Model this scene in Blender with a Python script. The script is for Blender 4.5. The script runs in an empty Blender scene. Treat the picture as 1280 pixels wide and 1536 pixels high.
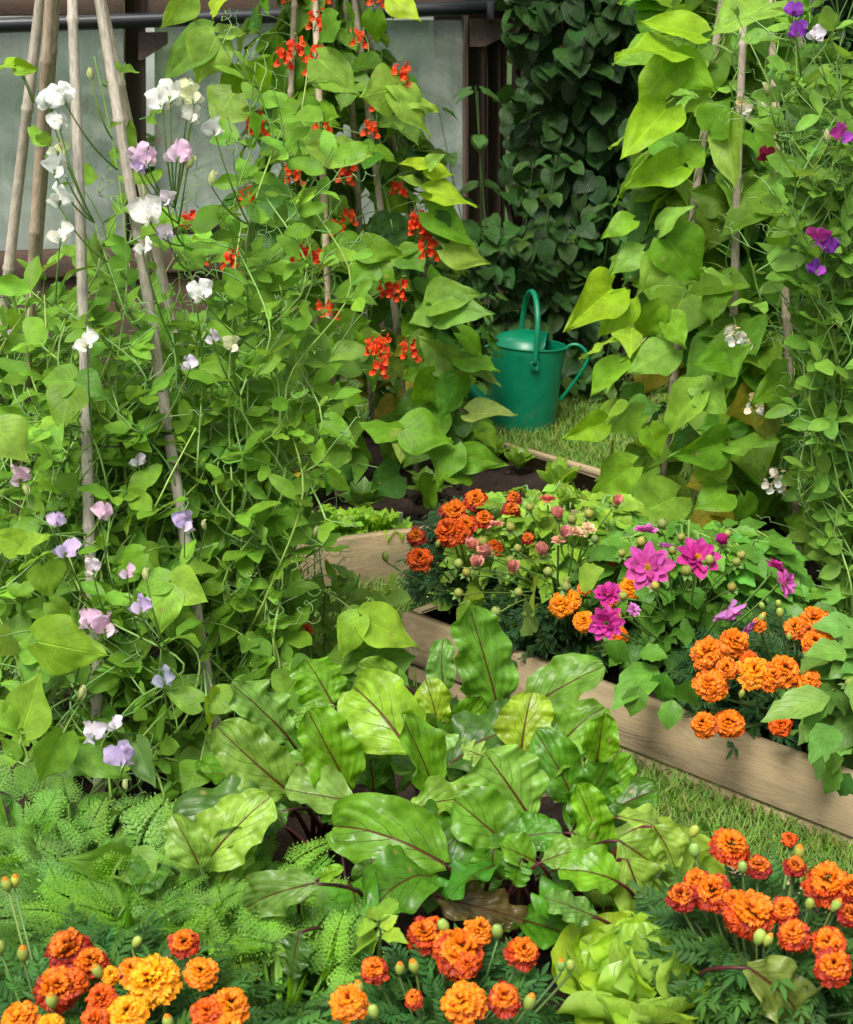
import bpy, math, random
import numpy as np
from mathutils import Vector

rnd = random.Random(11)
R = np.random.default_rng(7)
PI = math.pi
C = bpy.context.scene.collection
scene = bpy.context.scene

# ------------------------------------------------------------------ camera
F, PITCH, H = 2300.0, math.radians(17.25), 1.17
cp, sp = math.cos(PITCH), math.sin(PITCH)
CAM = np.array([0, 0, H])

def ray(x, y):
    a = (x - 640) / F; b = (768 - y) / F
    return np.array([a, cp + b * sp, -sp + b * cp])

def G(x, y, z=0.0):
    d = ray(x, y); return CAM + d * ((z - H) / d[2])

def P(x, y, Y):
    d = ray(x, y); return CAM + d * (Y / d[1])

def project(p):
    d = np.asarray(p) - CAM; w_ = d[1] * cp - d[2] * sp; return 640 + d[0] / w_ * F, 768 - (d[1] * sp + d[2] * cp) / w_ * F

def mpp(p):                       # metres per photo pixel at a point
    d = np.asarray(p) - CAM
    return (d[1] * cp - d[2] * sp) / F

cam = bpy.data.cameras.new('camera'); co = bpy.data.objects.new('camera', cam); C.objects.link(co)
co.location = (0, 0, H); co.rotation_euler = (PI / 2 - PITCH, 0, 0)
cam.sensor_fit = 'VERTICAL'; cam.sensor_height = 36; cam.lens = F / 1536 * 36
cam.clip_start = 0.05; cam.clip_end = 500
cam.dof.use_dof = True; cam.dof.focus_distance = 2.5; cam.dof.aperture_fstop = 14
scene.camera = co

# ------------------------------------------------------------------ helpers
def nrm(v):
    v = np.asarray(v, float); n = np.linalg.norm(v)
    return v / n if n > 1e-9 else np.array([0, 0, 1.0])

class MB:
    """collects geometry; per vertex: col (rgb), luv (u, v, extra)"""
    def __init__(s): s.V = []; s.Q = []; s.T = []; s.c = []; s.l = []; s.n = 0
    def add(s, V, Q=None, T=None, col=(1, 1, 1), luv=None):
        V = np.asarray(V, float); k = len(V)
        s.V.append(V)
        if Q is not None and len(Q): s.Q.append(np.asarray(Q, int) + s.n)
        if T is not None and len(T): s.T.append(np.asarray(T, int) + s.n)
        c = np.asarray(col, float)
        s.c.append(np.broadcast_to(c, (k, 3)) if c.ndim == 1 else c)
        s.l.append(np.zeros((k, 3)) if luv is None else np.asarray(luv, float))
        s.n += k
    def build(s, name, mat, parent=None, smooth=True, origin=None):
        if s.n == 0: return None
        V = np.concatenate(s.V); me = bpy.data.meshes.new(name)
        off = np.zeros(3)
        if parent is not None: off = np.array(parent_loc(parent))
        elif origin is not None: off = np.asarray(origin, float)
        Q = np.concatenate(s.Q) if s.Q else np.zeros((0, 4), int)
        T = np.concatenate(s.T) if s.T else np.zeros((0, 3), int)
        me.vertices.add(len(V)); me.vertices.foreach_set('co', (V - off).ravel())
        nl = Q.size + T.size
        me.loops.add(nl); me.loops.foreach_set('vertex_index', np.concatenate([Q.ravel(), T.ravel()]))
        me.polygons.add(len(Q) + len(T))
        ls = np.concatenate([np.arange(len(Q)) * 4, Q.size + np.arange(len(T)) * 3])
        me.polygons.foreach_set('loop_start', ls)
        me.polygons.foreach_set('use_smooth', np.full(len(ls), smooth))
        a = me.attributes.new('col', 'FLOAT_COLOR', 'POINT')
        c = np.ones((len(V), 4)); c[:, :3] = np.concatenate(s.c); a.data.foreach_set('color', c.ravel())
        a = me.attributes.new('luv', 'FLOAT_VECTOR', 'POINT')
        a.data.foreach_set('vector', np.concatenate(s.l).ravel())
        me.update(calc_edges=True); me.validate()
        me.materials.append(mat)
        o = bpy.data.objects.new(name, me); C.objects.link(o)
        if parent is not None: o.parent = parent
        else: o.location = off
        return o

def parent_loc(p):
    l = np.array(p.location)
    while p.parent is not None:
        p = p.parent; l = l + np.array(p.location)
    return l

def tag(o, label=None, cat=None, group=None, kind=None):
    if label: o['label'] = label
    if cat: o['category'] = cat
    if group: o['group'] = group
    if kind: o['kind'] = kind
    return o

def empty(name, loc, label, cat, group=None):
    o = bpy.data.objects.new(name, None); C.objects.link(o); o.location = tuple(loc)
    o.empty_display_size = 0.05
    return tag(o, label, cat, group)

def frame(ydir, hint):
    y = nrm(ydir); z = np.asarray(hint, float); z = z - y * z.dot(y)
    if np.linalg.norm(z) < 1e-6: z = np.cross(y, [1, 0.1, 0])
    z = nrm(z); x = np.cross(y, z)
    return np.stack([x, y, z], 1)          # columns

def tube(mb, pts, rad, col=(1, 1, 1), n=5, cap=False):
    pts = np.asarray(pts, float); k = len(pts)
    rad = np.broadcast_to(np.asarray(rad, float), (k,))
    t = np.gradient(pts, axis=0); up = np.array([0.3, 0.2, 0.9])
    V = []; L = []; dist = 0
    ref = nrm(np.cross(t[0], up if abs(nrm(t[0]).dot(nrm(up))) < .95 else [1, 0, 0]))
    for i in range(k):
        tt = nrm(t[i]); ref = nrm(ref - tt * ref.dot(tt)); b = np.cross(tt, ref)
        if i: dist += np.linalg.norm(pts[i] - pts[i - 1])
        for j in range(n):
            a = 2 * PI * j / n
            V.append(pts[i] + rad[i] * (math.cos(a) * ref + math.sin(a) * b)); L.append((j / n, dist, 0))
    Q = [(i * n + j, i * n + (j + 1) % n, (i + 1) * n + (j + 1) % n, (i + 1) * n + j) for i in range(k - 1) for j in range(n)]
    T = []
    if cap:
        V.append(pts[0]); L.append((0, 0, 0)); V.append(pts[-1]); L.append((0, dist, 0))
        for j in range(n):
            T.append((k * n, (j + 1) % n, j)); T.append((k * n + 1, (k - 1) * n + j, (k - 1) * n + (j + 1) % n))
    mb.add(V, Q, T, col, L)

def bez(a, b, c, n=8):
    a, b, c = map(np.asarray, (a, b, c)); t = np.linspace(0, 1, n)[:, None]
    return (1 - t) ** 2 * a + 2 * t * (1 - t) * b + t * t * c

def box(mb, c, half, rot=None, bevel=0.002, col=(1, 1, 1)):
    """bevelled box, rot = 3x3 columns"""
    h = np.asarray(half, float); r = np.eye(3) if rot is None else rot
    b = min(bevel, h.min() * .9); V = []
    for sx in (-1, 1):
        for sy in (-1, 1):
            for sz in (-1, 1):
                s = np.array([sx, sy, sz])
                for ax in range(3):
                    q = s * (h - b); q[ax] = s[ax] * h[ax]; V.append(q)
    V = np.array(V)
    idx = lambda x, y, z, ax: ((x * 2 + y) * 2 + z) * 3 + ax
    Q = []; T = []
    Q += [(idx(1, 0, 0, 0), idx(1, 1, 0, 0), idx(1, 1, 1, 0), idx(1, 0, 1, 0)), (idx(0, 0, 0, 0), idx(0, 0, 1, 0), idx(0, 1, 1, 0), idx(0, 1, 0, 0)),
          (idx(0, 1, 0, 1), idx(0, 1, 1, 1), idx(1, 1, 1, 1), idx(1, 1, 0, 1)), (idx(0, 0, 0, 1), idx(1, 0, 0, 1), idx(1, 0, 1, 1), idx(0, 0, 1, 1)),
          (idx(0, 0, 1, 2), idx(1, 0, 1, 2), idx(1, 1, 1, 2), idx(0, 1, 1, 2)), (idx(0, 0, 0, 2), idx(0, 1, 0, 2), idx(1, 1, 0, 2), idx(1, 0, 0, 2))]
    for a in (0, 1):
        for b2 in (0, 1):
            Q.append((idx(a, b2, 0, 0), idx(a, b2, 1, 0), idx(a, b2, 1, 1), idx(a, b2, 0, 1)))
            Q.append((idx(a, 0, b2, 0), idx(a, 1, b2, 0), idx(a, 1, b2, 2), idx(a, 0, b2, 2)))
            Q.append((idx(0, a, b2, 1), idx(1, a, b2, 1), idx(1, a, b2, 2), idx(0, a, b2, 2)))
    for x in (0, 1):
        for y in (0, 1):
            for z in (0, 1): T.append((idx(x, y, z, 0), idx(x, y, z, 1), idx(x, y, z, 2)))
    L = np.stack([V[:, 0], V[:, 1], V[:, 2]], 1)
    mb.add(V @ np.asarray(r).T + np.asarray(c), Q, T, col, L)

def beam(mb, a, b, w, h, up=(0, 0, 1), **k):
    a = np.asarray(a, float); b = np.asarray(b, float); x = nrm(b - a); z = np.asarray(up, float)
    z = nrm(z - x * z.dot(x)); y = np.cross(z, x)
    box(mb, (a + b) / 2, (np.linalg.norm(b - a) / 2, w / 2, h / 2), np.stack([x, y, z], 1), **k)

# ------------------------------------------------------------------ materials
def mat(name):
    m = bpy.data.materials.new(name); m.use_nodes = True; nt = m.node_tree; nt.nodes.clear()
    out = nt.nodes.new('ShaderNodeOutputMaterial')
    def N(t, **k):
        n = nt.nodes.new('ShaderNode' + t)
        for a, v in k.items():
            if a in ('inp',):
                for i, x in v.items(): n.inputs[i].default_value = x
            else: setattr(n, a, v)
        return n
    def L(a, b): nt.links.new(a, b)
    return m, nt, N, L, out

def math_n(N, L, op, a, b=None, clamp=False):
    n = N('Math', operation=op, use_clamp=clamp)
    for i, v in enumerate((a, b)):
        if v is None: continue
        if isinstance(v, (int, float)): n.inputs[i].default_value = v
        else: L(v, n.inputs[i])
    return n.outputs[0]

def mixc(N, L, f, a, b, mode='MIX'):
    n = N('Mix', data_type='RGBA', blend_type=mode)
    for i, v in ((0, f), (6, a), (7, b)):
        if isinstance(v, (int, float)): n.inputs[i].default_value = v
        elif isinstance(v, tuple): n.inputs[i].default_value = (*v, 1)
        else: L(v, n.inputs[i])
    return n.outputs[2]

def leaf_mat(name, veins=7, slant=.55, vein_col=None, vein_amt=.35, rough=.42, trans=.3, bump=.6, tint=(1.25, 1.15, .5), vw=.09, mot=.25, rib=.014, blister=0.0, spec=.5, vfade=False, spots=0.):
    m, nt, N, L, out = mat(name)
    col = N('Attribute', attribute_name='col'); luv = N('Attribute', attribute_name='luv')
    sx = N('SeparateXYZ'); L(luv.outputs['Vector'], sx.inputs[0]); u, v, x = sx.outputs
    au = math_n(N, L, 'ABSOLUTE', u); ax = math_n(N, L, 'ABSOLUTE', x)
    geo = N('NewGeometry'); ns = N('TexNoise', inp={'Scale': 38.0, 'Detail': 4.0, 'Roughness': .6}); L(geo.outputs['Position'], ns.inputs['Vector'])
    nb = N('TexNoise', inp={'Scale': 130.0, 'Detail': 2.0}); L(geo.outputs['Position'], nb.inputs['Vector'])
    wob = math_n(N, L, 'MULTIPLY', math_n(N, L, 'SUBTRACT', ns.outputs[0], .5), .9)
    ph = math_n(N, L, 'ADD', math_n(N, L, 'SUBTRACT', math_n(N, L, 'MULTIPLY', v, float(veins)), math_n(N, L, 'MULTIPLY', au, slant * veins * .35)), wob)
    pp = math_n(N, L, 'PINGPONG', ph, .5)
    mr = N('MapRange', interpolation_type='SMOOTHSTEP', inp={1: 0.0, 2: vw, 3: 1.0, 4: 0.0}); L(pp, mr.inputs[0])
    fade = N('MapRange', inp={1: 0.55, 2: 1.0, 3: 1.0, 4: 0.25}); L(au, fade.inputs[0])
    if vfade: fade.inputs[1].default_value = .1; fade.inputs[2].default_value = .75; fade.inputs[4].default_value = .06
    side = math_n(N, L, 'MULTIPLY', mr.outputs[0], fade.outputs[0])
    mid = N('MapRange', interpolation_type='SMOOTHSTEP', inp={2: rib * .4, 3: 0, 4: 1}); 
    mid = N('MapRange', interpolation_type='SMOOTHSTEP', inp={1: rib * .35, 2: rib, 3: 1.0, 4: 0.0}); L(math_n(N, L, 'DIVIDE', ax, math_n(N, L, 'SUBTRACT', 1.45, v)), mid.inputs[0])
    vein = math_n(N, L, 'MAXIMUM', side, mid.outputs[0])
    # mottling
    mo = N('MapRange', inp={1: .3, 2: .7, 3: 1 - mot, 4: 1 + mot}); L(ns.outputs[0], mo.inputs[0])
    base = mixc(N, L, 1.0, col.outputs['Color'], (1.04, 1.0, .6), 'MULTIPLY')
    cm = N('VectorMath', operation='SCALE'); L(base, cm.inputs[0]); L(mo.outputs[0], cm.inputs['Scale'])
    if vein_col is None:
        vc = N('VectorMath', operation='SCALE', inp={'Scale': 1.7}); L(cm.outputs[0], vc.inputs[0]); vcol = vc.outputs[0]
    else:
        vcol = vein_col
    c2 = mixc(N, L, math_n(N, L, 'MULTIPLY', vein, vein_amt), cm.outputs[0], vcol)
    if vein_col is not None:      # strong midrib
        c2 = mixc(N, L, math_n(N, L, 'MULTIPLY', mid.outputs[0], .85), c2, vein_col)
    if spots:
        vo = N('TexVoronoi', feature='F1', inp={'Scale': 55.0}); L(geo.outputs['Position'], vo.inputs['Vector'])
        cell = N('SeparateColor'); L(vo.outputs['Color'], cell.inputs[0]); sel = math_n(N, L, 'GREATER_THAN', cell.outputs[0], 1 - .16 * spots)
        sm = N('MapRange', interpolation_type='SMOOTHSTEP', inp={1: .12, 2: .3, 3: 1., 4: 0.}); L(vo.outputs['Distance'], sm.inputs[0])
        c2 = mixc(N, L, math_n(N, L, 'MULTIPLY', math_n(N, L, 'MULTIPLY', sel, sm.outputs[0]), .7), c2, (.28, .24, .07))
    # paler matt underside
    under = mixc(N, L, .3, c2, (.22, .32, .14)); c3 = mixc(N, L, geo.outputs['Backfacing'], c2, under)
    bs = N('BsdfPrincipled'); L(c3, bs.inputs['Base Color']); bs.inputs['Specular IOR Level'].default_value = spec
    rg = N('MapRange', inp={1: .3, 2: .7, 3: rough - .1, 4: rough + .14}); L(ns.outputs[0], rg.inputs[0]); L(rg.outputs[0], bs.inputs['Roughness'])
    hgt = math_n(N, L, 'SUBTRACT', math_n(N, L, 'MULTIPLY', nb.outputs[0], .5), math_n(N, L, 'MULTIPLY', vein, 1.0))
    if blister:
        bl = N('TexVoronoi', feature='SMOOTH_F1', inp={'Scale': 75.0, 'Smoothness': .8}); L(geo.outputs['Position'], bl.inputs['Vector'])
        hgt = math_n(N, L, 'SUBTRACT', hgt, math_n(N, L, 'MULTIPLY', bl.outputs['Distance'], blister))
    bp = N('Bump', inp={'Strength': bump, 'Distance': .0012}); L(hgt, bp.inputs['Height']); L(bp.outputs[0], bs.inputs['Normal'])
    tr = N('BsdfTranslucent'); tc = mixc(N, L, 1.0, c3, tint, 'MULTIPLY'); 
    tg = N('VectorMath', operation='SCALE', inp={'Scale': 1.5}); L(tc, tg.inputs[0]); L(tg.outputs[0], tr.inputs['Color'])
    mx = N('MixShader', inp={0: trans}); L(bs.outputs[0], mx.inputs[1]); L(tr.outputs[0], mx.inputs[2]); L(mx.outputs[0], out.inputs[0])
    return m

def petal_mat(name, rough=.55, trans=.3, streak=.0, two=False):
    m, nt, N, L, out = mat(name)
    col = N('Attribute', attribute_name='col'); luv = N('Attribute', attribute_name='luv')
    geo = N('NewGeometry'); ns = N('TexNoise', inp={'Scale': 220.0, 'Detail': 3.0}); L(geo.outputs['Position'], ns.inputs['Vector'])
    c = col.outputs['Color']
    if two:      # marigold petals: maroon throat running to a golden edge
        sx = N('SeparateXYZ'); L(luv.outputs['Vector'], sx.inputs[0])
        t = math_n(N, L, 'ADD', math_n(N, L, 'SUBTRACT', sx.outputs[1], sx.outputs[2]), math_n(N, L, 'MULTIPLY', math_n(N, L, 'SUBTRACT', ns.outputs[0], .5), .5))
        mr = N('MapRange', interpolation_type='SMOOTHSTEP', inp={1: -.05, 2: .42, 3: 0.0, 4: 1.0}); L(t, mr.inputs[0])
        dark = mixc(N, L, .18, (.24, .008, .003), c)
        c = mixc(N, L, mr.outputs[0], dark, c)
    if streak:
        wv = N('TexWave', bands_direction='X', inp={'Scale': 3.0, 'Distortion': 1.0}); L(luv.outputs['Vector'], wv.inputs['Vector'])
        s2 = N('VectorMath', operation='SCALE', inp={'Scale': 1 - streak}); L(c, s2.inputs[0]); c = mixc(N, L, wv.outputs['Fac'], s2.outputs[0], c)
    mo = N('MapRange', inp={1: .3, 2: .7, 3: .9, 4: 1.1}); L(ns.outputs[0], mo.inputs[0])
    cm = N('VectorMath', operation='SCALE'); L(c, cm.inputs[0]); L(mo.outputs[0], cm.inputs['Scale'])
    bs = N('BsdfPrincipled', inp={'Roughness': rough}); L(cm.outputs[0], bs.inputs['Base Color']); bs.inputs['Specular IOR Level'].default_value = .3
    bp = N('Bump', inp={'Strength': .3, 'Distance': .0006}); L(ns.outputs[0], bp.inputs['Height']); L(bp.outputs[0], bs.inputs['Normal'])
    tr = N('BsdfTranslucent'); L(cm.outputs[0], tr.inputs['Color'])
    mx = N('MixShader', inp={0: trans}); L(bs.outputs[0], mx.inputs[1]); L(tr.outputs[0], mx.inputs[2]); L(mx.outputs[0], out.inputs[0])
    return m

def simple_mat(name, rough=.6, nscale=60., var=.3, bump=.3, spec=.4, dist=.001, stretch=None, detail=5.):
    """colour from the col attribute, broken up by noise in local coordinates"""
    m, nt, N, L, out = mat(name)
    col = N('Attribute', attribute_name='col'); luv = N('Attribute', attribute_name='luv'); g = N('NewGeometry')
    mp = N('Mapping'); L(luv.outputs['Vector'] if stretch else g.outputs['Position'], mp.inputs[0])
    if stretch: mp.inputs['Scale'].default_value = stretch
    ns = N('TexNoise', inp={'Scale': nscale, 'Detail': detail, 'Roughness': .6}); L(mp.outputs[0], ns.inputs['Vector'])
    mo = N('MapRange', inp={1: .3, 2: .7, 3: 1 - var, 4: 1 + var}); L(ns.outputs[0], mo.inputs[0])
    cm = N('VectorMath', operation='SCALE'); L(col.outputs['Color'], cm.inputs[0]); L(mo.outputs[0], cm.inputs['Scale'])
    bs = N('BsdfPrincipled', inp={'Roughness': rough}); bs.inputs['Specular IOR Level'].default_value = spec
    L(cm.outputs[0], bs.inputs['Base Color'])
    bp = N('Bump', inp={'Strength': bump, 'Distance': dist}); L(ns.outputs[0], bp.inputs['Height']); L(bp.outputs[0], bs.inputs['Normal'])
    L(bs.outputs[0], out.inputs[0])
    return m

def wood_mat(name, a, b, knots=True, grain=1.0, dirt=(.12, .1, .06), rough=.75):
    m, nt, N, L, out = mat(name)
    luv = N('Attribute', attribute_name='luv')
    def noise(scale, st, det=6., dis=0.):
        mp = N('Mapping'); mp.inputs['Scale'].default_value = st; L(luv.outputs['Vector'], mp.inputs[0])
        n = N('TexNoise', inp={'Scale': scale, 'Detail': det, 'Distortion': dis, 'Roughness': .6}); L(mp.outputs[0], n.inputs['Vector']); return n.outputs[0]
    # growth-ring figure: warped distance bands along the plank
    mp = N('Mapping'); mp.inputs['Scale'].default_value = (.9, 8, 8); L(luv.outputs['Vector'], mp.inputs[0])
    warp = N('TexNoise', inp={'Scale': 2.2, 'Detail': 2.0}); L(mp.outputs[0], warp.inputs['Vector'])
    rings = math_n(N, L, 'PINGPONG', math_n(N, L, 'MULTIPLY', warp.outputs[0], 26.0), .5)
    fine = noise(60., (1.2, 22, 22)); blot = noise(6., (1, 2.5, 2.5), 4.); small = noise(28., (1, 4, 4), 4.)
    f = math_n(N, L, 'ADD', math_n(N, L, 'MULTIPLY', rings, .55 * grain), math_n(N, L, 'MULTIPLY', fine, .55))
    r = N('MapRange', inp={1: .15, 2: .75, 3: 0., 4: 1.}); L(f, r.inputs[0])
    c = mixc(N, L, r.outputs[0], a, b)
    d = N('MapRange', inp={1: .48, 2: .72, 3: 0., 4: .75}); L(blot, d.inputs[0]); c = mixc(N, L, d.outputs[0], c, dirt)
    d2 = N('MapRange', inp={1: .55, 2: .75, 3: 0., 4: .5}); L(small, d2.inputs[0]); c = mixc(N, L, d2.outputs[0], c, tuple(x * .8 for x in b))
    sz = N('SeparateXYZ'); L(luv.outputs['Vector'], sz.inputs[0]); low_ = N('MapRange', inp={1: -.075, 2: -.02, 3: .8, 4: 0.}); L(sz.outputs[2], low_.inputs[0])
    c = mixc(N, L, math_n(N, L, 'MULTIPLY', low_.outputs[0], small), c, (.09, .085, .035))
    if knots:
        mk = N('Mapping'); mk.inputs['Scale'].default_value = (3.1, 9, 9); L(luv.outputs['Vector'], mk.inputs[0])
        vo = N('TexVoronoi', feature='F1', inp={'Scale': 1.0}); L(mk.outputs[0], vo.inputs['Vector'])
        k = N('MapRange', interpolation_type='SMOOTHSTEP', inp={1: .09, 2: .2, 3: .85, 4: 0.}); L(vo.outputs['Distance'], k.inputs[0]); c = mixc(N, L, k.outputs[0], c, tuple(x * .35 for x in b))
    bs = N('BsdfPrincipled', inp={'Roughness': rough}); bs.inputs['Specular IOR Level'].default_value = .25; L(c, bs.inputs['Base Color'])
    bp = N('Bump', inp={'Strength': .5, 'Distance': .0012}); L(f, bp.inputs['Height']); L(bp.outputs[0], bs.inputs['Normal']); L(bs.outputs[0], out.inputs[0])
    return m

M = {}
M['bean'] = leaf_mat('bean_leaf', veins=6, slant=1.5, vein_amt=.6, spots=.4, spec=.26, rough=.5, trans=.36, bump=.7, vw=.05, rib=.016)
M['pea'] = leaf_mat('pea_leaf', spec=.25, veins=5, slant=1.6, vein_amt=.16, rough=.5, trans=.32, bump=.4, vw=.06, rib=.012)
M['beet'] = leaf_mat('beet_leaf', veins=4.6, slant=2.0, vfade=True, spots=.5, vein_col=(.10, .014, .012), vein_amt=.62, rough=.38, trans=.3, bump=1.0, vw=.035, rib=.014, mot=.38, blister=.6, spec=.42)
M['lettuce'] = leaf_mat('lettuce_leaf', veins=7, slant=1.6, vein_col=(.5, .62, .22), vein_amt=.35, rough=.36, trans=.45, bump=.8, vw=.05, rib=.022, mot=.14, blister=.4)
M['hedge'] = leaf_mat('hedge_leaf', spec=.35, veins=9, slant=1.3, vein_amt=.45, rough=.5, trans=.22, bump=2.5, vw=.2, rib=.02)
M['dahlia'] = leaf_mat('dahlia_leaf', veins=6, slant=1.4, vein_amt=.28, spec=.3, rough=.42, trans=.28, bump=.7, vw=.06, rib=.02)
M['fine'] = leaf_mat('fine_leaf', veins=1, slant=.2, vein_amt=.1, rough=.55, trans=.32, bump=.1, rib=.02, spec=.22)
M['petal'] = petal_mat('petal', trans=.35)
M['pea_petal'] = petal_mat('pea_petal', trans=.4, rough=.6)
M['marigold'] = petal_mat('marigold_petal', two=True, trans=.22, rough=.5)
M['dahlia_petal'] = petal_mat('dahlia_petal', streak=.28, trans=.25)
M['stem'] = simple_mat('stem', rough=.5, nscale=80, var=.18, bump=.1)
M['cane'] = simple_mat('cane', rough=.62, nscale=9, var=.38, bump=.5, spec=.3, stretch=(1.5, 6, 1), dist=.0008)
M['board'] = wood_mat('board', (.41, .315, .18), (.25, .185, .10), dirt=(.2, .165, .10))
M['old_wood'] = wood_mat('old_wood', (.10, .062, .042), (.045, .028, .02), knots=False, dirt=(.05, .05, .035))
M['grass'] = simple_mat('grass_blade', rough=.5, nscale=4, var=.3, bump=0)
M['twig'] = simple_mat('twig', rough=.8, nscale=90, var=.3, bump=.4)

def ground_mat(name, cols, scale=14., bump=1., dist=.006):
    m, nt, N, L, out = mat(name)
    g = N('NewGeometry')
    n1 = N('TexNoise', inp={'Scale': scale, 'Detail': 8.0, 'Roughness': .7}); L(g.outputs['Position'], n1.inputs['Vector'])
    n2 = N('TexNoise', inp={'Scale': scale * 9, 'Detail': 5.0}); L(g.outputs['Position'], n2.inputs['Vector'])
    rp = N('ValToRGB'); e = rp.color_ramp.elements
    e[0].position = .3; e[0].color = (*cols[0], 1); e[1].position = .72; e[1].color = (*cols[-1], 1)
    if len(cols) > 2: k = e.new(.52); k.color = (*cols[1], 1)
    mm = math_n(N, L, 'ADD', math_n(N, L, 'MULTIPLY', n1.outputs[0], .55), math_n(N, L, 'MULTIPLY', n2.outputs[0], .45)); L(mm, rp.inputs[0])
    bs = N('BsdfPrincipled', inp={'Roughness': .92}); bs.inputs['Specular IOR Level'].default_value = .2; L(rp.outputs[0], bs.inputs['Base Color'])
    bp = N('Bump', inp={'Strength': bump, 'Distance': dist}); L(mm, bp.inputs['Height']); L(bp.outputs[0], bs.inputs['Normal']); L(bs.outputs[0], out.inputs[0])
    return m
M['soil'] = ground_mat('soil', [(.012, .008, .006), (.032, .021, .015), (.075, .052, .038)], 22.)
M['turf'] = ground_mat('turf', [(.015, .035, .006), (.035, .07, .015), (.09, .10, .035)], 10.)

# ------------------------------------------------------------------ leaf templates
def prof(pts):
    xs, ys = zip(*pts); d = np.linspace(0, 1, 301); y = np.interp(d, xs, ys)
    k = np.exp(-np.linspace(-2, 2, 31) ** 2); k /= k.sum()
    yp = np.concatenate([np.full(15, y[0]), y, np.full(15, y[-1])]); ys2 = np.convolve(yp, k, 'valid')
    w = np.clip(np.minimum(d, 1 - d) / .05, 0, 1); y = y * (1 - w) + ys2 * w
    return lambda v: np.interp(v, d, y)

def leaf_tpl(nu, nv, pr, width, back=0., fold=.15, droop=.5, ruf=0., rfreq=3., serr=0., sn=14, bulge=0., seed=0, twist=0., side=0., puck=0., pv=(6, 1.5)):
    g = np.random.default_rng(seed)
    u = np.linspace(-1, 1, nu); v = np.linspace(0, 1, nv) ** .92
    U, Vv = np.meshgrid(u, v)
    w = pr(Vv) * width
    au = np.abs(U)
    p1, p2, p3 = g.uniform(0, 2 * PI, 3)
    if serr:
        saw = ((Vv * sn) % 1.0) ; w = w * (1 - serr * saw * au ** 3 + serr * .5)
    lob = 1 + .07 * np.sin(Vv * 9 + p1 + (U > 0) * 1.7) * au
    X = U * w * lob
    Y = Vv - back * (1 - Vv) ** 3 * au ** 1.6
    fa = np.where(U > 0, fold * g.uniform(.7, 1.3), fold * g.uniform(.7, 1.3))
    Z = fa * np.abs(X)
    sgn = np.sign(U)
    Z = Z + ruf * au ** 2.2 * np.sin(rfreq * 2 * PI * Vv + p2 + sgn * p3) * np.clip(Vv * 4, 0, 1)
    Z = Z + ruf * .28 * au ** 1.5 * np.sin(rfreq * 4.3 * PI * Vv + p1 - sgn * p2)
    if bulge: Z = Z + bulge * np.sin(Vv * 11 + p3 + au * 4) * np.sin(au * PI) + bulge * .7 * np.sin(X * 23 + p1) * np.sin(Y * 17 + p2)
    if puck:
        ph_ = Vv * pv[0] - au * pv[1] * pv[0] * .35 + .25 * np.sin(Vv * 5 + p1 + sgn)
        Z = Z + puck * (np.abs(np.sin(ph_ * PI)) ** .7) * np.clip(au * 3, 0, 1) * (1 - .5 * au) + puck * .45 * np.sin(X * 31 + Y * 13 + p1) * np.sin(Y * 27 - X * 17 + p2) * np.clip(au * 2, 0, 1)
    X = X + side * Vv ** 2 + ruf * .25 * au ** 2 * sgn * np.cos(rfreq * 2 * PI * Vv + p1)
    if twist:
        a = twist * Vv; X, Z = X * np.cos(a) - Z * np.sin(a), X * np.sin(a) + Z * np.cos(a)
    d = droop if abs(droop) > .02 else .02
    a = d * np.clip(Y, -.3, 1.2)
    Y2 = np.sin(a) / d; Z2 = -(1 - np.cos(a)) / d
    Yf = Y2 + Z * np.sin(a); Zf = Z2 + Z * np.cos(a)
    V = np.stack([X, Yf, Zf], -1).reshape(-1, 3)
    luv = np.stack([U, Vv, U * w], -1).reshape(-1, 3)
    i = np.arange(nv - 1)[:, None] * nu + np.arange(nu - 1)[None, :]
    Q = np.stack([i, i + 1, i + nu + 1, i + nu], -1).reshape(-1, 4)
    return V, Q, luv

PR = dict(
    bean=prof([(0, .30), (.05, .62), (.13, .88), (.24, 1), (.36, .97), (.5, .8), (.64, .56), (.78, .31), (.88, .14), (1, 0)]),
    pea=prof([(0, .06), (.1, .5), (.28, .93), (.5, 1), (.72, .82), (.88, .48), (1, .0)]),
    beet=prof([(0, .1), (.05, .2), (.12, .5), (.22, .82), (.38, 1), (.55, .97), (.72, .88), (.86, .7), (.95, .45), (1, .16)]),
    hedge=prof([(0, .35), (.08, .75), (.25, 1), (.5, .92), (.72, .6), (.88, .25), (1, 0)]),
    dahlia=prof([(0, .08), (.1, .5), (.3, 1), (.55, .85), (.8, .42), (1, 0)]),
    lettuce=prof([(0, .22), (.1, .4), (.3, .75), (.55, 1), (.75, 1), (.9, .75), (1, .35)]),
    lance=prof([(0, .1), (.3, .9), (.5, 1), (.8, .5), (1, 0)]),
    petal=prof([(0, .2), (.3, .5), (.6, .85), (.82, 1), (.94, .8), (1, .5)]),
    dpetal=prof([(0, .3), (.3, .85), (.55, 1), (.8, .75), (.93, .4), (1, 0.05)]),
    banner=prof([(0, .35), (.2, .8), (.45, 1), (.75, .95), (.92, .65), (1, .3)]),
)
def variants(n, f): return [f(k, np.random.default_rng(100 + k)) for k in range(n)]
T = {}
T['bean'] = variants(10, lambda k, g: leaf_tpl(13, 17, PR['bean'], .48 * g.uniform(.85, 1.1), back=.15, puck=.006, pv=(6, 1.5), fold=g.uniform(-.15, .4), droop=g.uniform(-.1, 1.1), ruf=g.uniform(.02, .06), rfreq=g.uniform(1, 2.2), bulge=.012, seed=k, side=g.uniform(-.06, .06), twist=g.uniform(-.3, .3)))
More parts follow.
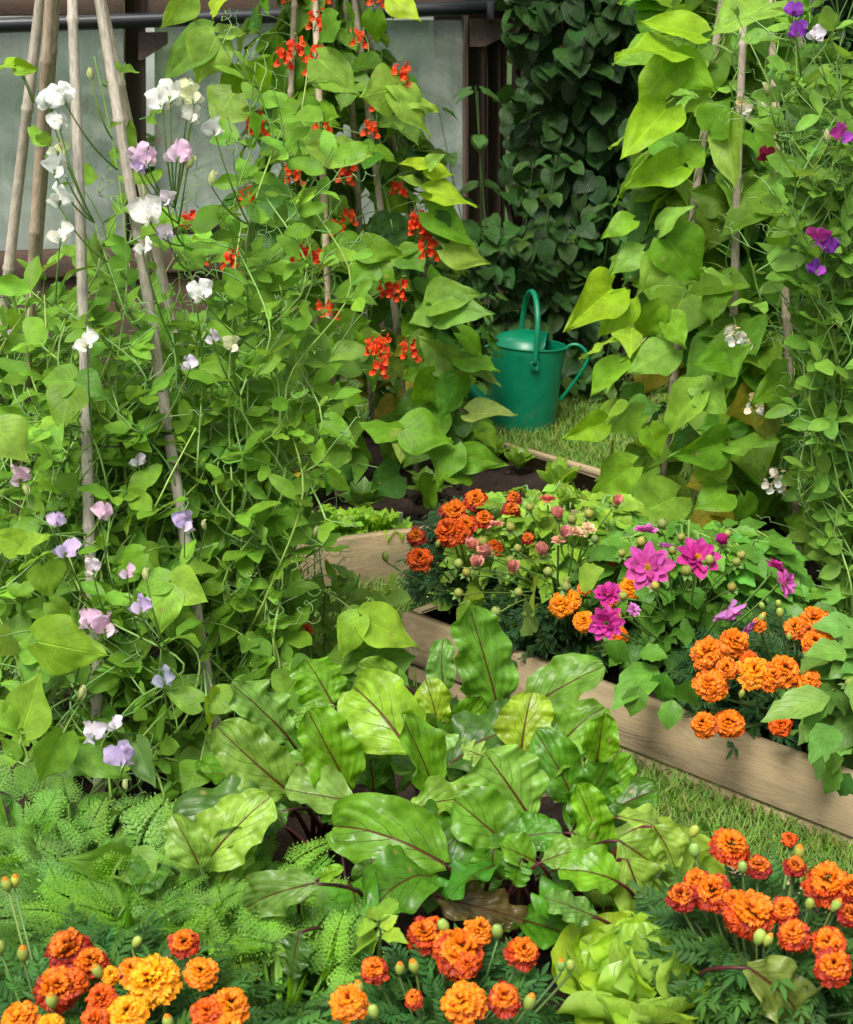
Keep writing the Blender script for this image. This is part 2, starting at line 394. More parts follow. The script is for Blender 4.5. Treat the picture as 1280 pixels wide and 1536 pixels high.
T['pea'] = variants(10, lambda k, g: leaf_tpl(7, 10, PR['pea'], .24 * g.uniform(.85, 1.2), fold=g.uniform(0, .45), droop=g.uniform(-.3, .9), ruf=g.uniform(.01, .06), rfreq=g.uniform(1, 2.2), seed=k + 20, side=g.uniform(-.1, .1), twist=g.uniform(-.5, .5)))
T['beet'] = variants(12, lambda k, g: leaf_tpl(27, 46, PR['beet'], .37 * g.uniform(.9, 1.1), back=.04, fold=g.uniform(-.15, .5), droop=g.uniform(.2, 1.3), ruf=g.uniform(.05, .10), rfreq=g.uniform(1.6, 3.6), bulge=.008, puck=.02, pv=(4.6, 2.0), serr=.02, sn=9, seed=k + 40, twist=g.uniform(-.6, .6), side=g.uniform(-.14, .14)))
T['hedge'] = variants(8, lambda k, g: leaf_tpl(7, 12, PR['hedge'], .40 * g.uniform(.8, 1.1), back=.08, fold=g.uniform(0, .3), droop=g.uniform(.2, 1.1), ruf=.015, serr=.22, sn=11, bulge=.01, seed=k + 60))
T['dahlia'] = variants(8, lambda k, g: leaf_tpl(7, 11, PR['dahlia'], .33 * g.uniform(.9, 1.15), fold=g.uniform(.05, .35), droop=g.uniform(.3, 1.0), ruf=.02, serr=.3, sn=6, seed=k + 80, bulge=.01))
T['lettuce'] = variants(8, lambda k, g: leaf_tpl(25, 24, PR['lettuce'], .52 * g.uniform(.9, 1.15), fold=-.1, droop=g.uniform(-1.0, .4), ruf=g.uniform(.05, .09), rfreq=g.uniform(2, 3.2), bulge=.02, seed=k + 95))
T['butter'] = variants(8, lambda k, g: leaf_tpl(33, 34, PR['lettuce'], .60 * g.uniform(.95, 1.1), fold=.1, droop=-g.uniform(.5, 1.3), ruf=g.uniform(.07, .11), rfreq=g.uniform(1.8, 3.), bulge=.012, puck=.02, pv=(4, 1.5), seed=k + 350))
T['frill'] = variants(6, lambda k, g: leaf_tpl(21, 20, PR['lettuce'], .45, fold=.1, droop=g.uniform(.2, .9), ruf=.13, rfreq=g.uniform(4, 6), bulge=.02, seed=k + 120))
T['lance'] = variants(5, lambda k, g: leaf_tpl(3, 6, PR['lance'], .15, fold=.3, droop=g.uniform(.1, .8), serr=.35, sn=5, seed=k + 140))
T['petal'] = variants(10, lambda k, g: leaf_tpl(9, 6, PR['petal'], .46, fold=-.1, droop=g.uniform(.5, 1.3), ruf=.14, rfreq=g.uniform(.5, 1.2), seed=k + 160))
def crimp(t, k):      # scalloped outer edge across the petal
    V, Q, l = t; V = V.copy(); w = np.clip((l[:, 1] - .35) / .65, 0, 1); V[:, 2] += .13 * w * np.sin(l[:, 0] * 7 + k * 1.3); V[:, 1] += .06 * w * np.cos(l[:, 0] * 9 + k); return V, Q, l
T['petal'] = [crimp(t, k) for k, t in enumerate(T['petal'])]
T['dpetal'] = variants(8, lambda k, g: leaf_tpl(9, 9, PR['dpetal'], .27 * g.uniform(.85, 1.1), fold=.5, droop=g.uniform(-.7, .3), ruf=.02, seed=k + 180))
T['banner'] = variants(6, lambda k, g: leaf_tpl(13, 9, PR['banner'], .66, fold=-.35, droop=g.uniform(-1.0, -.1), ruf=.13, rfreq=g.uniform(.9, 1.6), seed=k + 200))
def notch(t):
    V, Q, l = t; V = V.copy(); V[:, 1] -= .2 * np.clip(1 - np.abs(l[:, 0]) * 1.6, 0, 1) * l[:, 1] ** 4; return V, Q, l
T['banner'] = [notch(t) for t in T['banner']]
T['wing'] = variants(4, lambda k, g: leaf_tpl(5, 6, PR['banner'], .34, fold=.6, droop=.8, ruf=.03, seed=k + 220))

def put(mb, tpl, pos, ydir, hint, size, col, wide=1.0, extra=None):
    t = T[tpl]; V, Q, l = t[rnd.randrange(len(t))] if not isinstance(t, tuple) else t
    if extra is not None: l = l.copy(); l[:, 2] = extra
    fr = frame(ydir, hint)
    mb.add((V * [size * wide, size, size]) @ fr.T + np.asarray(pos), Q, None, col, l)

def jit(c, a=.15, hue=.1):
    k = math.exp(rnd.gauss(0, a)); h = rnd.gauss(0, hue)
    return (max(0, c[0] * k * (1 + h)), max(0, c[1] * k), max(0, c[2] * k * (1 - h)))
def rv(s=1.): return np.array([rnd.gauss(0, s), rnd.gauss(0, s), rnd.gauss(0, s)])

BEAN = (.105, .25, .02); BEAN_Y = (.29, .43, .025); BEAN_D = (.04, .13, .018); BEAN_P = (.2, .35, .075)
PEA = (.13, .285, .04); PEA_D = (.05, .15, .05)
STEM = (.19, .33, .075)

def trifoliate(mb, sb, root, pos, out, size, col, yaw=0.):
    """three leaflets at the end of a stalk; OUT is the way the leaf faces"""
    out = nrm(out)
    n = nrm(out * rnd.uniform(.4, .9) + np.array([0, 0, rnd.uniform(.4, 1.0)]) + rv(.22))
    t = out * .6 + np.array([0, 0, -.75]) + rv(.25); t = nrm(t - n * t.dot(n))
    x = np.cross(t, n)
    mid = root + (pos - root) * .5 + np.array([0, 0, .02])
    tube(sb, bez(root, mid, pos, 5), [.0016, .0012, .001, .001, .001], jit(STEM, .1), 4)
    put(mb, 'bean', pos + t * size * .22, t, n, size * rnd.uniform(.95, 1.1), jit(col))
    for s in (-1, 1):
        d = nrm(x * s + t * rnd.uniform(.05, .5)); put(mb, 'bean', pos + d * size * .03, d, nrm(n + x * s * rnd.uniform(-.1, .4) + rv(.15)), size * rnd.uniform(.8, 1), jit(col))
    tube(sb, [pos, pos + t * size * .24], .001, jit(STEM, .1), 4)

def pleaf(mb, b, t, w, Y, col, tpl='bean', dy=None, roll=0., sb=None, root=None, aspect=None, hint=None, lift=0.):
    """one leaf seen in the photograph: leaf base and tip, its width, and the distance it hangs at"""
    B = P(b[0], b[1], Y); L2 = math.hypot(b[0] - t[0], b[1] - t[1]) * mpp(B)
    dy = rnd.uniform(-.6, .25) * L2 if dy is None else dy * L2; Y += rnd.uniform(-.05, .05)
    Tp = P(t[0], t[1], Y + dy); d = Tp - B; size = np.linalg.norm(d)
    if tpl == 'bean' or tpl == 'beet': size *= 1.08
    natural = {'bean': .94, 'pea': .56, 'beet': .74, 'lettuce': 1.0, 'hedge': .75, 'dahlia': .62, 'frill': .9}[tpl]
    wm = w * mpp(B); wide = max(.62, min(1.7, 1.12 * wm / (size * natural)))
    h = np.array([rnd.gauss(0, .45), -.75, .55 + rnd.gauss(0, .3)]) if hint is None else np.asarray(hint, float)
    put(mb, tpl, B, d, h, size, col, wide)
    if sb is not None:
        r = B + (np.array([0, .05, -.02]) if root is None else root - B); tube(sb, bez(r, (r + B) / 2 + [0, 0, .015], B, 5), .0014, jit(STEM, .1), 4)
    return B, Tp

# ------------------------------------------------------------------ world and light
w = bpy.data.worlds.new('World'); scene.world = w; w.use_nodes = True; nt = w.node_tree; nt.nodes.clear()
sky = nt.nodes.new('ShaderNodeTexSky'); sky.sky_type = 'NISHITA'; sky.sun_disc = False
SUN_EL, SUN_AZ = math.radians(58), math.radians(205)
sky.sun_elevation = SUN_EL; sky.sun_rotation = SUN_AZ; sky.dust_density = 4; sky.air_density = 1.2
hs = nt.nodes.new('ShaderNodeHueSaturation'); hs.inputs['Saturation'].default_value = .12
bg = nt.nodes.new('ShaderNodeBackground'); bg.inputs['Strength'].default_value = .102
wo = nt.nodes.new('ShaderNodeOutputWorld')
nt.links.new(sky.outputs[0], hs.inputs['Color']); nt.links.new(hs.outputs[0], bg.inputs[0]); nt.links.new(bg.outputs[0], wo.inputs[0])
sl = bpy.data.lights.new('sun', 'SUN'); sl.energy = 2.5; sl.angle = math.radians(26); sl.color = (1, .955, .87)
so = bpy.data.objects.new('sun', sl); C.objects.link(so)
sd = Vector((math.sin(SUN_AZ) * math.cos(SUN_EL), math.cos(SUN_AZ) * math.cos(SUN_EL), math.sin(SUN_EL)))
so.rotation_euler = sd.to_track_quat('Z', 'Y').to_euler(); so.location = (0, 0, 5)
vs = scene.view_settings; vs.view_transform = 'Standard'; vs.look = 'None'; vs.gamma = 1; vs.exposure = .93
cy = scene.cycles; cy.max_bounces = 5; cy.diffuse_bounces = 3; cy.transmission_bounces = 3; cy.transparent_max_bounces = 8; cy.use_denoising = True
cy.glossy_bounces = 2

# ------------------------------------------------------------------ ground
mb = MB(); k = 24
xs = np.concatenate([[-60, -20, -6], np.linspace(-3, 3, 61), [6, 20, 60]]); ys = np.concatenate([[-60, -20, -4], np.linspace(0, 6.5, 66), [10, 25, 80]])
X, Yg = np.meshgrid(xs, ys); Z = .006 * np.sin(X * 9 + 1) * np.sin(Yg * 7) - .006
n = len(xs); i = np.arange(len(ys) - 1)[:, None] * n + np.arange(n - 1)[None]
mb.add(np.stack([X, Yg, Z], -1).reshape(-1, 3), np.stack([i, i + 1, i + n + 1, i + n], -1).reshape(-1, 4))
tag(mb.build('lawn', M['turf']), kind='structure')

def inside(poly, x, y):
    c = False; j = len(poly) - 1
    for i in range(len(poly)):
        xi, yi = poly[i][:2]; xj, yj = poly[j][:2]
        if (yi > y) != (yj > y) and x < (xj - xi) * (y - yi) / (yj - yi) + xi: c = not c
        j = i
    return c

BEDA = [(-1.15, 2.80), (.56, 3.50), (.20, 4.02), (-.5, 4.32), (-1.6, 4.0)]
s = .7071
BEDB = [(-.03, 2.72), (1.25, 1.44), (2.0, 2.1), (.72, 3.47)]
BEDC = [(-1.5, 3.45), (.62, 1.64), (.02, 1.04), (-.9, .6), (-2.1, 2.2)]
BEDC = [(-1.15, 3.0), (-.75, 3.02), (.62, 1.64), (-.2, .82), (-1.6, .8), (-1.9, 2.2)]

def soil(name, poly, z, seed):
    g = np.random.default_rng(seed); mb = MB()
    x0, x1 = min(p[0] for p in poly), max(p[0] for p in poly); y0, y1 = min(p[1] for p in poly), max(p[1] for p in poly)
    st = .018; nx, ny = int((x1 - x0) / st) + 1, int((y1 - y0) / st) + 1
    X, Y = np.meshgrid(np.linspace(x0, x1, nx), np.linspace(y0, y1, ny)); Z = np.full_like(X, z)
    for f, a in ((5, .008), (14, .006), (33, .005), (70, .004)):
        for _ in range(3):
            th = g.uniform(0, PI); Z += a * np.sin(f * (X * math.cos(th) + Y * math.sin(th)) + g.uniform(0, 6)) * .6
    Z += g.normal(0, .0025, Z.shape)
    i = np.arange(ny - 1)[:, None] * nx + np.arange(nx - 1)[None]; Q = np.stack([i, i + 1, i + nx + 1, i + nx], -1).reshape(-1, 4)
    V = np.stack([X, Y, Z], -1).reshape(-1, 3); ok = np.array([inside(poly, a, b) for a, b in zip(V[:, 0], V[:, 1])]); Q = Q[ok[Q].all(1)]
    mb.add(V, Q)
    for _ in range(900):                      # crumbs of earth
        x, y = g.uniform(x0, x1), g.uniform(y0, y1)
        if not inside(poly, x, y): continue
        r = g.uniform(.003, .011); a = g.normal(0, 1, (6, 3)) * .25
        o = np.array([(1, 0, 0), (0, 1, 0), (-1, 0, 0), (0, -1, 0), (0, 0, 1), (0, 0, -1)]) + a
        mb.add(o * r + [x, y, z + .006], None, [(0, 1, 4), (1, 2, 4), (2, 3, 4), (3, 0, 4), (1, 0, 5), (2, 1, 5), (3, 2, 5), (0, 3, 5)])
    tag(mb.build(name, M['soil']), kind='structure')
soil('soil', BEDA, .075, 1); soil('soil', BEDB, .085, 2); soil('soil', BEDC, .085, 3)

# raised beds
def bed(name, poly, label, edges, h=.12, low=False):
    root = empty('raised_bed', (*poly[0], 0), label, 'raised bed', 'timber raised beds')
    n = len(poly)
    for e in edges:
        a = np.array([*poly[e], 0.]); b = np.array([*poly[(e + 1) % n], 0.]); d = nrm(b - a)
        lift = .0
        z0 = .028 if low and e == 0 else -.02
        m = MB(); zc = (h + z0) / 2
        beam(m, a + [0, 0, zc] - d * .012, b + [0, 0, zc] - d * .016, .026, h - z0, bevel=.003); m.build('board', M['board'], root)
        if low and e == 0:
            m = MB(); o = np.array([d[1], -d[0], 0]) * -.004
            beam(m, a + [0, 0, -.013] + o, b + [0, 0, -.013] + o, .026, .072, bevel=.003); m.build('board', M['board'], root)
    return root
bed('A', BEDA, 'raised bed with the tall scarlet bean wigwam, seedling lettuce and bare dark soil', [0, 1, 2, 3, 4])
bed('B', BEDB, 'raised bed holding dahlias, orange marigolds and the bean wigwam with white flowers', [0, 1, 2, 3], h=.125, low=True)
bed('C', BEDC, 'raised bed crowded with beetroot, carrots, lettuce, marigolds and the sweet pea wigwam', [1, 2, 3, 4, 5, 0], h=.10)
m = MB()   # loose rail lying along the rear bed's far side
a = G(768, 672, .128); b = G(935, 722, .128); beam(m, np.array(a) + [.045, .03, -.02], np.array(b) + [.045, .03, -.02], .022, .02)
tag(m.build('timber_batten', M['board'], origin=a), 'slim pale batten lying along the far edge of the bed by the watering can', 'timber batten')

# ------------------------------------------------------------------ grass
def grass():
    V = []; Q = []; cols = []
    g = np.random.default_rng(5)
    def ok(x, y):
        return not (inside(BEDA, x, y) or inside(BEDB, x, y) or inside(BEDC, x, y))
    pts = []
    for (px0, px1, py0, py1, nn, hh) in ((640, 1060, 575, 720, 15000, .026), (300, 700, 830, 1010, 9000, .03), (860, 1290, 1090, 1350, 14000, .03), (1180, 1290, 1380, 1540, 1500, .03), (700, 1010, 560, 640, 4000, .034)):
        for _ in range(nn):
            p = G(g.uniform(px0, px1), g.uniform(py0, py1))
            if ok(p[0], p[1]): pts.append((p[0], p[1], hh))
    for _ in range(42000):
        x, y = g.uniform(-2.0, 2.4), g.uniform(1.5, 5.2)
        if ok(x, y): pts.append((x, y, .03))
    n = len(pts); A = np.array(pts)
    hgt = A[:, 2] * g.uniform(.45, 1.4, n); wd = g.uniform(.0011, .0022, n); az = g.uniform(0, 2 * PI, n); ln = g.uniform(.2, 1.3, n) * hgt
    dx, dy = np.cos(az), np.sin(az)
    sdx, sdy = -dy, dx
    base = np.stack([A[:, 0], A[:, 1], np.full(n, -.006)], 1)
    P0 = base; P1 = base + np.stack([dx * ln * .35, dy * ln * .35, hgt * .6], 1); P2 = base + np.stack([dx * ln, dy * ln, hgt], 1)
    S = np.stack([sdx, sdy, np.zeros(n)], 1) * wd[:, None]
    W = np.stack([P0 - S, P0 + S, P1 - S * .8, P1 + S * .8, P2 - S * .12, P2 + S * .12], 1).reshape(-1, 3)
    b = np.arange(n) * 6
    Q = np.concatenate([np.stack([b, b + 1, b + 3, b + 2], 1), np.stack([b + 2, b + 3, b + 5, b + 4], 1)])
    c = np.array([(.12, .26, .03)]) * np.exp(g.normal(0, .25, (n, 1))); yl = g.random(n) < .11; c[yl] = np.array([.36, .33, .14]) * g.uniform(.6, 1.1, (yl.sum(), 1)); c[:, 0] *= g.uniform(.8, 1.35, n)
    mb = MB(); mb.add(W, Q, None, np.repeat(c, 6, 0))
    tag(mb.build('grass', M['fine']), 'short mown grass on the lawn and the path between the beds', 'grass', kind='stuff')
grass()

# ------------------------------------------------------------------ greenhouse (old lean-to with timber frame)
GA, GB = np.array([-1.8, 5.15, 0]), np.array([.65, 5.62, 0])
gd = nrm(GB - GA); gn = np.array([gd[1], -gd[0], 0])          # gn points to the camera
def Wp(x, y, off=0.):
    d = ray(x, y); o = GA + gn * off; t = (o - CAM).dot(gn) / d.dot(gn); return CAM + d * t
gh = empty('greenhouse', Wp(400, 400) * [1, 1, 0], 'old lean-to greenhouse with dark weathered timber frame and whitewashed panes', 'greenhouse')
def gbeam(name, x0, y0, x1, y1, wpx, depth, matn='old_wood', off=0., par=None, vert=False, col=(1, 1, 1)):
    a, b = Wp(x0, y0, off), Wp(x1, y1, off); m = MB(); beam(m, a, b, depth, wpx * mpp(a), up=(gd if vert else (0, 0, 1)), bevel=.004, col=col)
    return m.build(name, M[matn], par or gh)
m = MB(); V = [Wp(-500, 60, -.03), Wp(192, 60, -.03), Wp(192, 402, -.03), Wp(-500, 410, -.03)]
def pane(x0, y0, x1, y1, off, name='pane'):
    V = [Wp(x0, y0, off), Wp(x1, y0, off), Wp(x1, y1, off), Wp(x0, y1, off)]; V += [v - gn * .004 for v in V]
    m = MB(); m.add(V, [(0, 1, 2, 3), (7, 6, 5, 4), (0, 4, 5, 1), (1, 5, 6, 2), (2, 6, 7, 3), (3, 7, 4, 0)], luv=[(0, 1, 0), (1, 1, 0), (1, 0, 0), (0, 0, 0)] * 2); return m.build(name, M['glass'], gh, smooth=False)
# dirty glass; strong mottling painted into its colour also imitates reflections
m_, nt, N, L, out = mat('whitewashed_glass')
g_ = N('NewGeometry'); n1 = N('TexNoise', inp={'Scale': 4.2, 'Detail': 7.0, 'Roughness': .6, 'Distortion': 1.2}); L(g_.outputs['Position'], n1.inputs['Vector'])
mp_ = N('Mapping'); mp_.inputs['Scale'].default_value = (40, 40, 3); L(g_.outputs['Position'], mp_.inputs[0]); n2 = N('TexNoise', inp={'Scale': 1.0, 'Detail': 3.0}); L(mp_.outputs[0], n2.inputs['Vector'])
sep = N('SeparateXYZ'); L(g_.outputs['Position'], sep.inputs[0])
lowp = N('MapRange', inp={1: .45, 2: .95, 3: .22, 4: 0.}); L(sep.outputs[2], lowp.inputs[0])
dirt = math_n(N, L, 'ADD', math_n(N, L, 'ADD', math_n(N, L, 'MULTIPLY', n1.outputs[0], .75), math_n(N, L, 'MULTIPLY', n2.outputs[0], .25)), lowp.outputs[0])
mr_ = N('MapRange', inp={1: .35, 2: .85, 3: .25, 4: .9}); L(dirt, mr_.inputs[0])
cc = mixc(N, L, n1.outputs[0], (.12, .18, .13), (.62, .68, .62))
df = N('BsdfDiffuse'); L(cc, df.inputs[0]); tp = N('BsdfTransparent', inp={0: (.55, .65, .58, 1)}); mx = N('MixShader'); L(mr_.outputs[0], mx.inputs[0]); L(tp.outputs[0], mx.inputs[1]); L(df.outputs[0], mx.inputs[2])
gl = N('BsdfGlossy', inp={'Roughness': .04}); mx2 = N('MixShader', inp={0: .2}); L(mx.outputs[0], mx2.inputs[1]); L(gl.outputs[0], mx2.inputs[2]); L(mx2.outputs[0], out.inputs[0])
M['glass'] = m_
pane(-500, 40, 192, 400, -.03); pane(232, 30, 694, 336, -.03)
pane(-500, -300, 192, 22, -.035); pane(232, -300, 694, 8, -.035)
M['paint_black'] = simple_mat('black_plastic', rough=.3, nscale=40, var=.2, bump=.1, spec=.5)
gbeam('post', 199, -320, 205, 420, 34, .07, vert=True); gbeam('post', 711, -320, 711, 372, 30, .07, vert=True, off=0.)
gbeam('post', 739, -320, 739, 372, 24, .05, vert=True, off=-.012)
gbeam('post', -520, -320, -520, 420, 34, .07, vert=True)
gbeam('sill', -540, 418, 760, 368, 40, .10)
gbeam('sill', -540, 8, 830, -2, 40, .05, off=-.008)
gbeam('glazing_bar', -190, 60, -190, 400, 9, .02, vert=True, off=-.022)
for (x0, x1, x2, y0) in ((222, 252, 222, 48), (720, 775, 735, 28)):
    m = MB(); a = [Wp(x0 - 14, y0, .05), Wp(x1, y0, .05), Wp(x1, y0 + 18, .05), Wp(x2 - 8, y0 + 42, .05), Wp(x0 - 14, y0 + 42, .05)]
    b = [p - gn * .045 for p in a]; V = a + b; n5 = 5
    m.add(V, [(i, i + 5, (i + 1) % 5 + 5, (i + 1) % 5) for i in range(5)], [(0, 1, 2), (0, 2, 3), (0, 3, 4), (7, 6, 5), (8, 7, 5), (9, 8, 5)], (.07, .05, .038), luv=[(q.dot(gd), q[2], q.dot(gn)) for q in V])
    m.build('bracket', M['twig'], gh, smooth=False)
m = MB(); tube(m, [Wp(-560, 50, .09), Wp(0, 38, .09), Wp(400, 24, .09), Wp(640, 14, .09), Wp(835, 6, .09)], .024, (.012, .013, .015), 14, cap=True)
m.build('gutter', M['paint_black'], gh)
m = MB(); c0 = Wp(733, 16, .09); beam(m, c0 - gd * .012, c0 + gd * .012, .062, .06, col=(.03, .032, .035)); m.build('gutter_clip', M['paint_black'], gh)
gbeam('wall', -560, 530, 790, 470, 210, .08, off=-.02)
m = MB(); q = Wp(752, 300, 0); beam(m, [q[0], q[1], .95], [q[0] + gn[0] * -1.25, q[1] - gn[1] * 1.25, .95], .03, 1.9); m.build('end_wall', M['old_wood'], gh)
# inside: pale rear wall, staging shelf, things behind the glass
m = MB(); a = Wp(-560, 60, -1.2); b = Wp(672, 60, -1.2); beam(m, [a[0], a[1], .95], [b[0], b[1], .95], .04, 1.9, col=(.3, .34, .3)); M['plain'] = simple_mat('limewash', nscale=5, var=.25, rough=.9); m.build('rear_wall', M['plain'], gh)
m = MB(); a = Wp(-560, 60, -.5); b = Wp(670, 60, -.5); beam(m, [a[0], a[1], .5], [b[0], b[1], .5], .5, .03, col=(.2, .16, .11)); m.build('shelf', M['twig'], gh)
m = MB()
for kx in range(9):
    q = Wp(40 + kx * 75, 200, -.5); 
    for _ in range(22):
        d = nrm(rv() + [0, 0, .8]); put(m, 'pea', q * [1, 1, 0] + [rnd.gauss(0, .05), rnd.gauss(0, .05), .55 + rnd.random() * .35], d, rv() + [0, -1, .5], .1, jit((.06, .14, .04)))
m.build('plant_inside', M['pea'], gh)

# ------------------------------------------------------------------ hedge and shrubs behind
def shrub(label, x0, x1, y0, y1, z0, z1, n, size, col, cat='hedge', name='hedge_shrub', wob=.08, tw=14, face=.6, stop=None):
    root = empty(name, ((x0 + x1) / 2, (y0 + y1) / 2, 0), label, cat, 'shrubs of the dark hedge behind the lawn')
    m = MB(); b = MB()
    for _ in range(n):
        x = rnd.uniform(x0, x1); z = z0 + (z1 - z0) * rnd.random() ** .9
        bul = wob * (math.sin(x * 9 + z * 5) + math.sin(z * 11 - x * 4)) * .5
        front = y0 + bul + .04 * math.sin(x * 23 + z * 17)
        y = front + (y1 - y0) * rnd.random() ** 1.8
        out = nrm([rnd.gauss(0, .35), -1 + rnd.random() * .3, rnd.gauss(.3, .35)])
        nn = nrm(out * face + np.array([0, 0, rnd.uniform(.1, .9)]) + rv(.25)); t = np.array([rnd.gauss(0, .5), -.5, -.8]); t = t - nn * t.dot(nn)
        deep = (y - front) / (y1 - y0)
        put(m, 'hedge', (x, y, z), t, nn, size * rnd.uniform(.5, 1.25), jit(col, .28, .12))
    for _ in range(tw):
        x = rnd.uniform(x0, x1); y = y0 + (y1 - y0) * rnd.uniform(.35, .8); top = z1 * rnd.uniform(.6, 1)
        pts = [(x, y, -.02)]; 
        for kk in range(1, 7): pts.append((pts[-1][0] + rnd.gauss(0, .035), pts[-1][1] + rnd.gauss(0, .03), top * kk / 6))
        tube(b, pts, np.linspace(.011, .003, 7), jit((.06, .045, .03)), 6)
    m.build('foliage', M['hedge'], root); b.build('branches', M['twig'], root)
    return root
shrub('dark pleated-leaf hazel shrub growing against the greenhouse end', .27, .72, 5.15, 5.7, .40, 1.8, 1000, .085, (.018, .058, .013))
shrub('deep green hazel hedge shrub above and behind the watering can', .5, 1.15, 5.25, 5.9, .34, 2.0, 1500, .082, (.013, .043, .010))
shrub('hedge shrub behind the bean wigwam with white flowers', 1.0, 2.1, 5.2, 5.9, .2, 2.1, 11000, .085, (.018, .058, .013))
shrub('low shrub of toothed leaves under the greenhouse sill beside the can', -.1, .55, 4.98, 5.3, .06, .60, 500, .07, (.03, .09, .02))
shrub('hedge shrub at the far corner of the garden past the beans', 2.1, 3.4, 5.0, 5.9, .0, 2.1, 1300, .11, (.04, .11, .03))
# dark boards added behind the hedge to stand in for black shade
fr_ = empty('shade_backing', (1.8, 6.05, 0), 'added dark board fence standing in for the black shade behind the hedge', 'fence')
m = MB()
for kx in range(25): box(m, (.40 + kx * .155, 6.05 + .01 * (kx % 2), 1.1), (.076, .01, 1.1))
m.build('backing_boards', M['old_wood'], fr_)
# nettles against the hedge
def nettle(label, x, y, z0, hgt, n, size, col):
    root = empty('nettle', (x, y, 0), label, 'nettle', 'nettles under the hedge'); m = MB(); b = MB()
    for s_ in range(n):
        p = np.array([x + rnd.gauss(0, .04), y + rnd.gauss(0, .03), z0]); lean = np.array([rnd.gauss(0, .12), -.1, 1.]) * hgt * rnd.uniform(.7, 1.05); pts = bez(p, p + lean * .5 + [rnd.gauss(0, .02), 0, 0], p + lean, 8); tube(b, pts, np.linspace(.003, .0015, 8), (.06, .12, .03), 5)
        for i, q in enumerate(pts[1:]):
            a0 = (i % 2) * PI / 2 + rnd.random() * .4
            for ss in (0, PI): d = np.array([math.cos(a0 + ss), math.sin(a0 + ss), -.35]); put(m, 'hedge', q + d * .015, d, (d[0] * .3, -.3, 1), size * (1.1 - i * .07), jit(col, .15), .75)
    m.build('foliage', M['hedge'], root); b.build('stem', M['stem'], root)
nettle('tall nettle with drooping toothed leaves beside the brown greenhouse post', .25, 5.05, .0, 1.0, 5, .10, (.045, .12, .035))
nettle('leggy nettle standing below the hedge just above the can handle', .52, 5.12, .0, .62, 4, .085, (.05, .15, .035))
nettle('small nettle at the foot of the hedge beyond the can handle', .66, 5.0, .0, .3, 4, .07, (.06, .14, .04))
nettle('nettle growing to the pointed-leaf side of the can spout', .12, 4.85, .0, .42, 5, .07, (.08, .2, .05))
# weeds and dead leaves at hedge foot
m = MB()
for _ in range(420):
    p = G(rnd.uniform(700, 1100), rnd.uniform(560, 612)); put(m, 'hedge', p + [0, rnd.uniform(0, .3), rnd.random() * .04], rv() * [1, 1, .3], rv(.4) + [0, 0, 1], rnd.uniform(.02, .06), jit((.10, .09, .05) if rnd.random() < .5 else (.06, .13, .03), .3))
tag(m.build('ground_cover', M['hedge']), 'low weeds and fallen leaves along the foot of the hedge', 'weeds', kind='stuff')

# ------------------------------------------------------------------ watering can
def lathe(mb, prof_, n=64, col=(1, 1, 1), ctr=(0, 0), sy=1.):
    k = len(prof_); V = []; L_ = []
    for (r, z) in prof_:
        for j in range(n): a = 2 * PI * j / n; V.append((ctr[0] + r * math.cos(a), ctr[1] + r * math.sin(a) * sy, z)); L_.append((j / n, z, 0))
    mb.add(V, [(i * n + j, i * n + (j + 1) % n, (i + 1) * n + (j + 1) % n, (i + 1) * n + j) for i in range(k - 1) for j in range(n)], None, col, L_)
m_, nt, N, L, out = mat('green_enamel')
g_ = N('NewGeometry'); n1 = N('TexNoise', inp={'Scale': 26.0, 'Detail': 5.0}); L(g_.outputs['Position'], n1.inputs['Vector']); n2 = N('TexNoise', inp={'Scale': 9.0, 'Detail': 6.0, 'Roughness': .7}); L(g_.outputs['Position'], n2.inputs['Vector'])
c = mixc(N, L, n1.outputs[0], (.0, .14, .065), (.0, .21, .10))
chip = N('MapRange', inp={1: .66, 2: .71, 3: 0., 4: .75}); L(n2.outputs[0], chip.inputs[0]); c = mixc(N, L, chip.outputs[0], c, (.12, .2, .15)); n3 = N('TexNoise', inp={'Scale': 60.0, 'Detail': 6.0, 'Roughness': .8}); L(g_.outputs['Position'], n3.inputs['Vector']); sp_ = N('SeparateXYZ'); L(g_.outputs['Position'], sp_.inputs[0]); mud = N('MapRange', inp={1: 0., 2: .12, 3: .55, 4: .05}); L(sp_.outputs[2], mud.inputs[0]); mm_ = N('MapRange', inp={1: .5, 2: .62, 3: 0., 4: 1.}); L(n3.outputs[0], mm_.inputs[0]); c = mixc(N, L, math_n(N, L, 'MULTIPLY', mud.outputs[0], mm_.outputs[0]), c, (.09, .085, .05))
bs = N('BsdfPrincipled'); L(c, bs.inputs['Base Color']); r_ = N('MapRange', inp={1: .3, 2: .7, 3: .26, 4: .45}); L(n1.outputs[0], r_.inputs[0]); L(r_.outputs[0], bs.inputs['Roughness'])
bp = N('Bump', inp={'Strength': .15, 'Distance': .002}); L(n2.outputs[0], bp.inputs['Height']); L(bp.outputs[0], bs.inputs['Normal']); L(bs.outputs[0], out.inputs[0]); M['can'] = m_
wp = G(786, 650); wc = empty('watering_can', (0, 0, 0), 'green painted metal watering can with arched handle standing on the grass', 'watering can')
HB, RT, RB = .268, .1135, .101
m = MB(); lathe(m, [(0, 0), (RB - .004, 0), (RB - .001, .003), (RB, .006)] + [(RB + (RT - RB) * t, .006 + (HB - .01) * t) for t in np.linspace(.02, 1, 12)] + [(RT - .0005, HB - .001), (RT - .0025, HB - .003), (RT - .003, HB - .01), (RB - .004, .03), (0, .028)]); m.build('body', M['can'], wc)
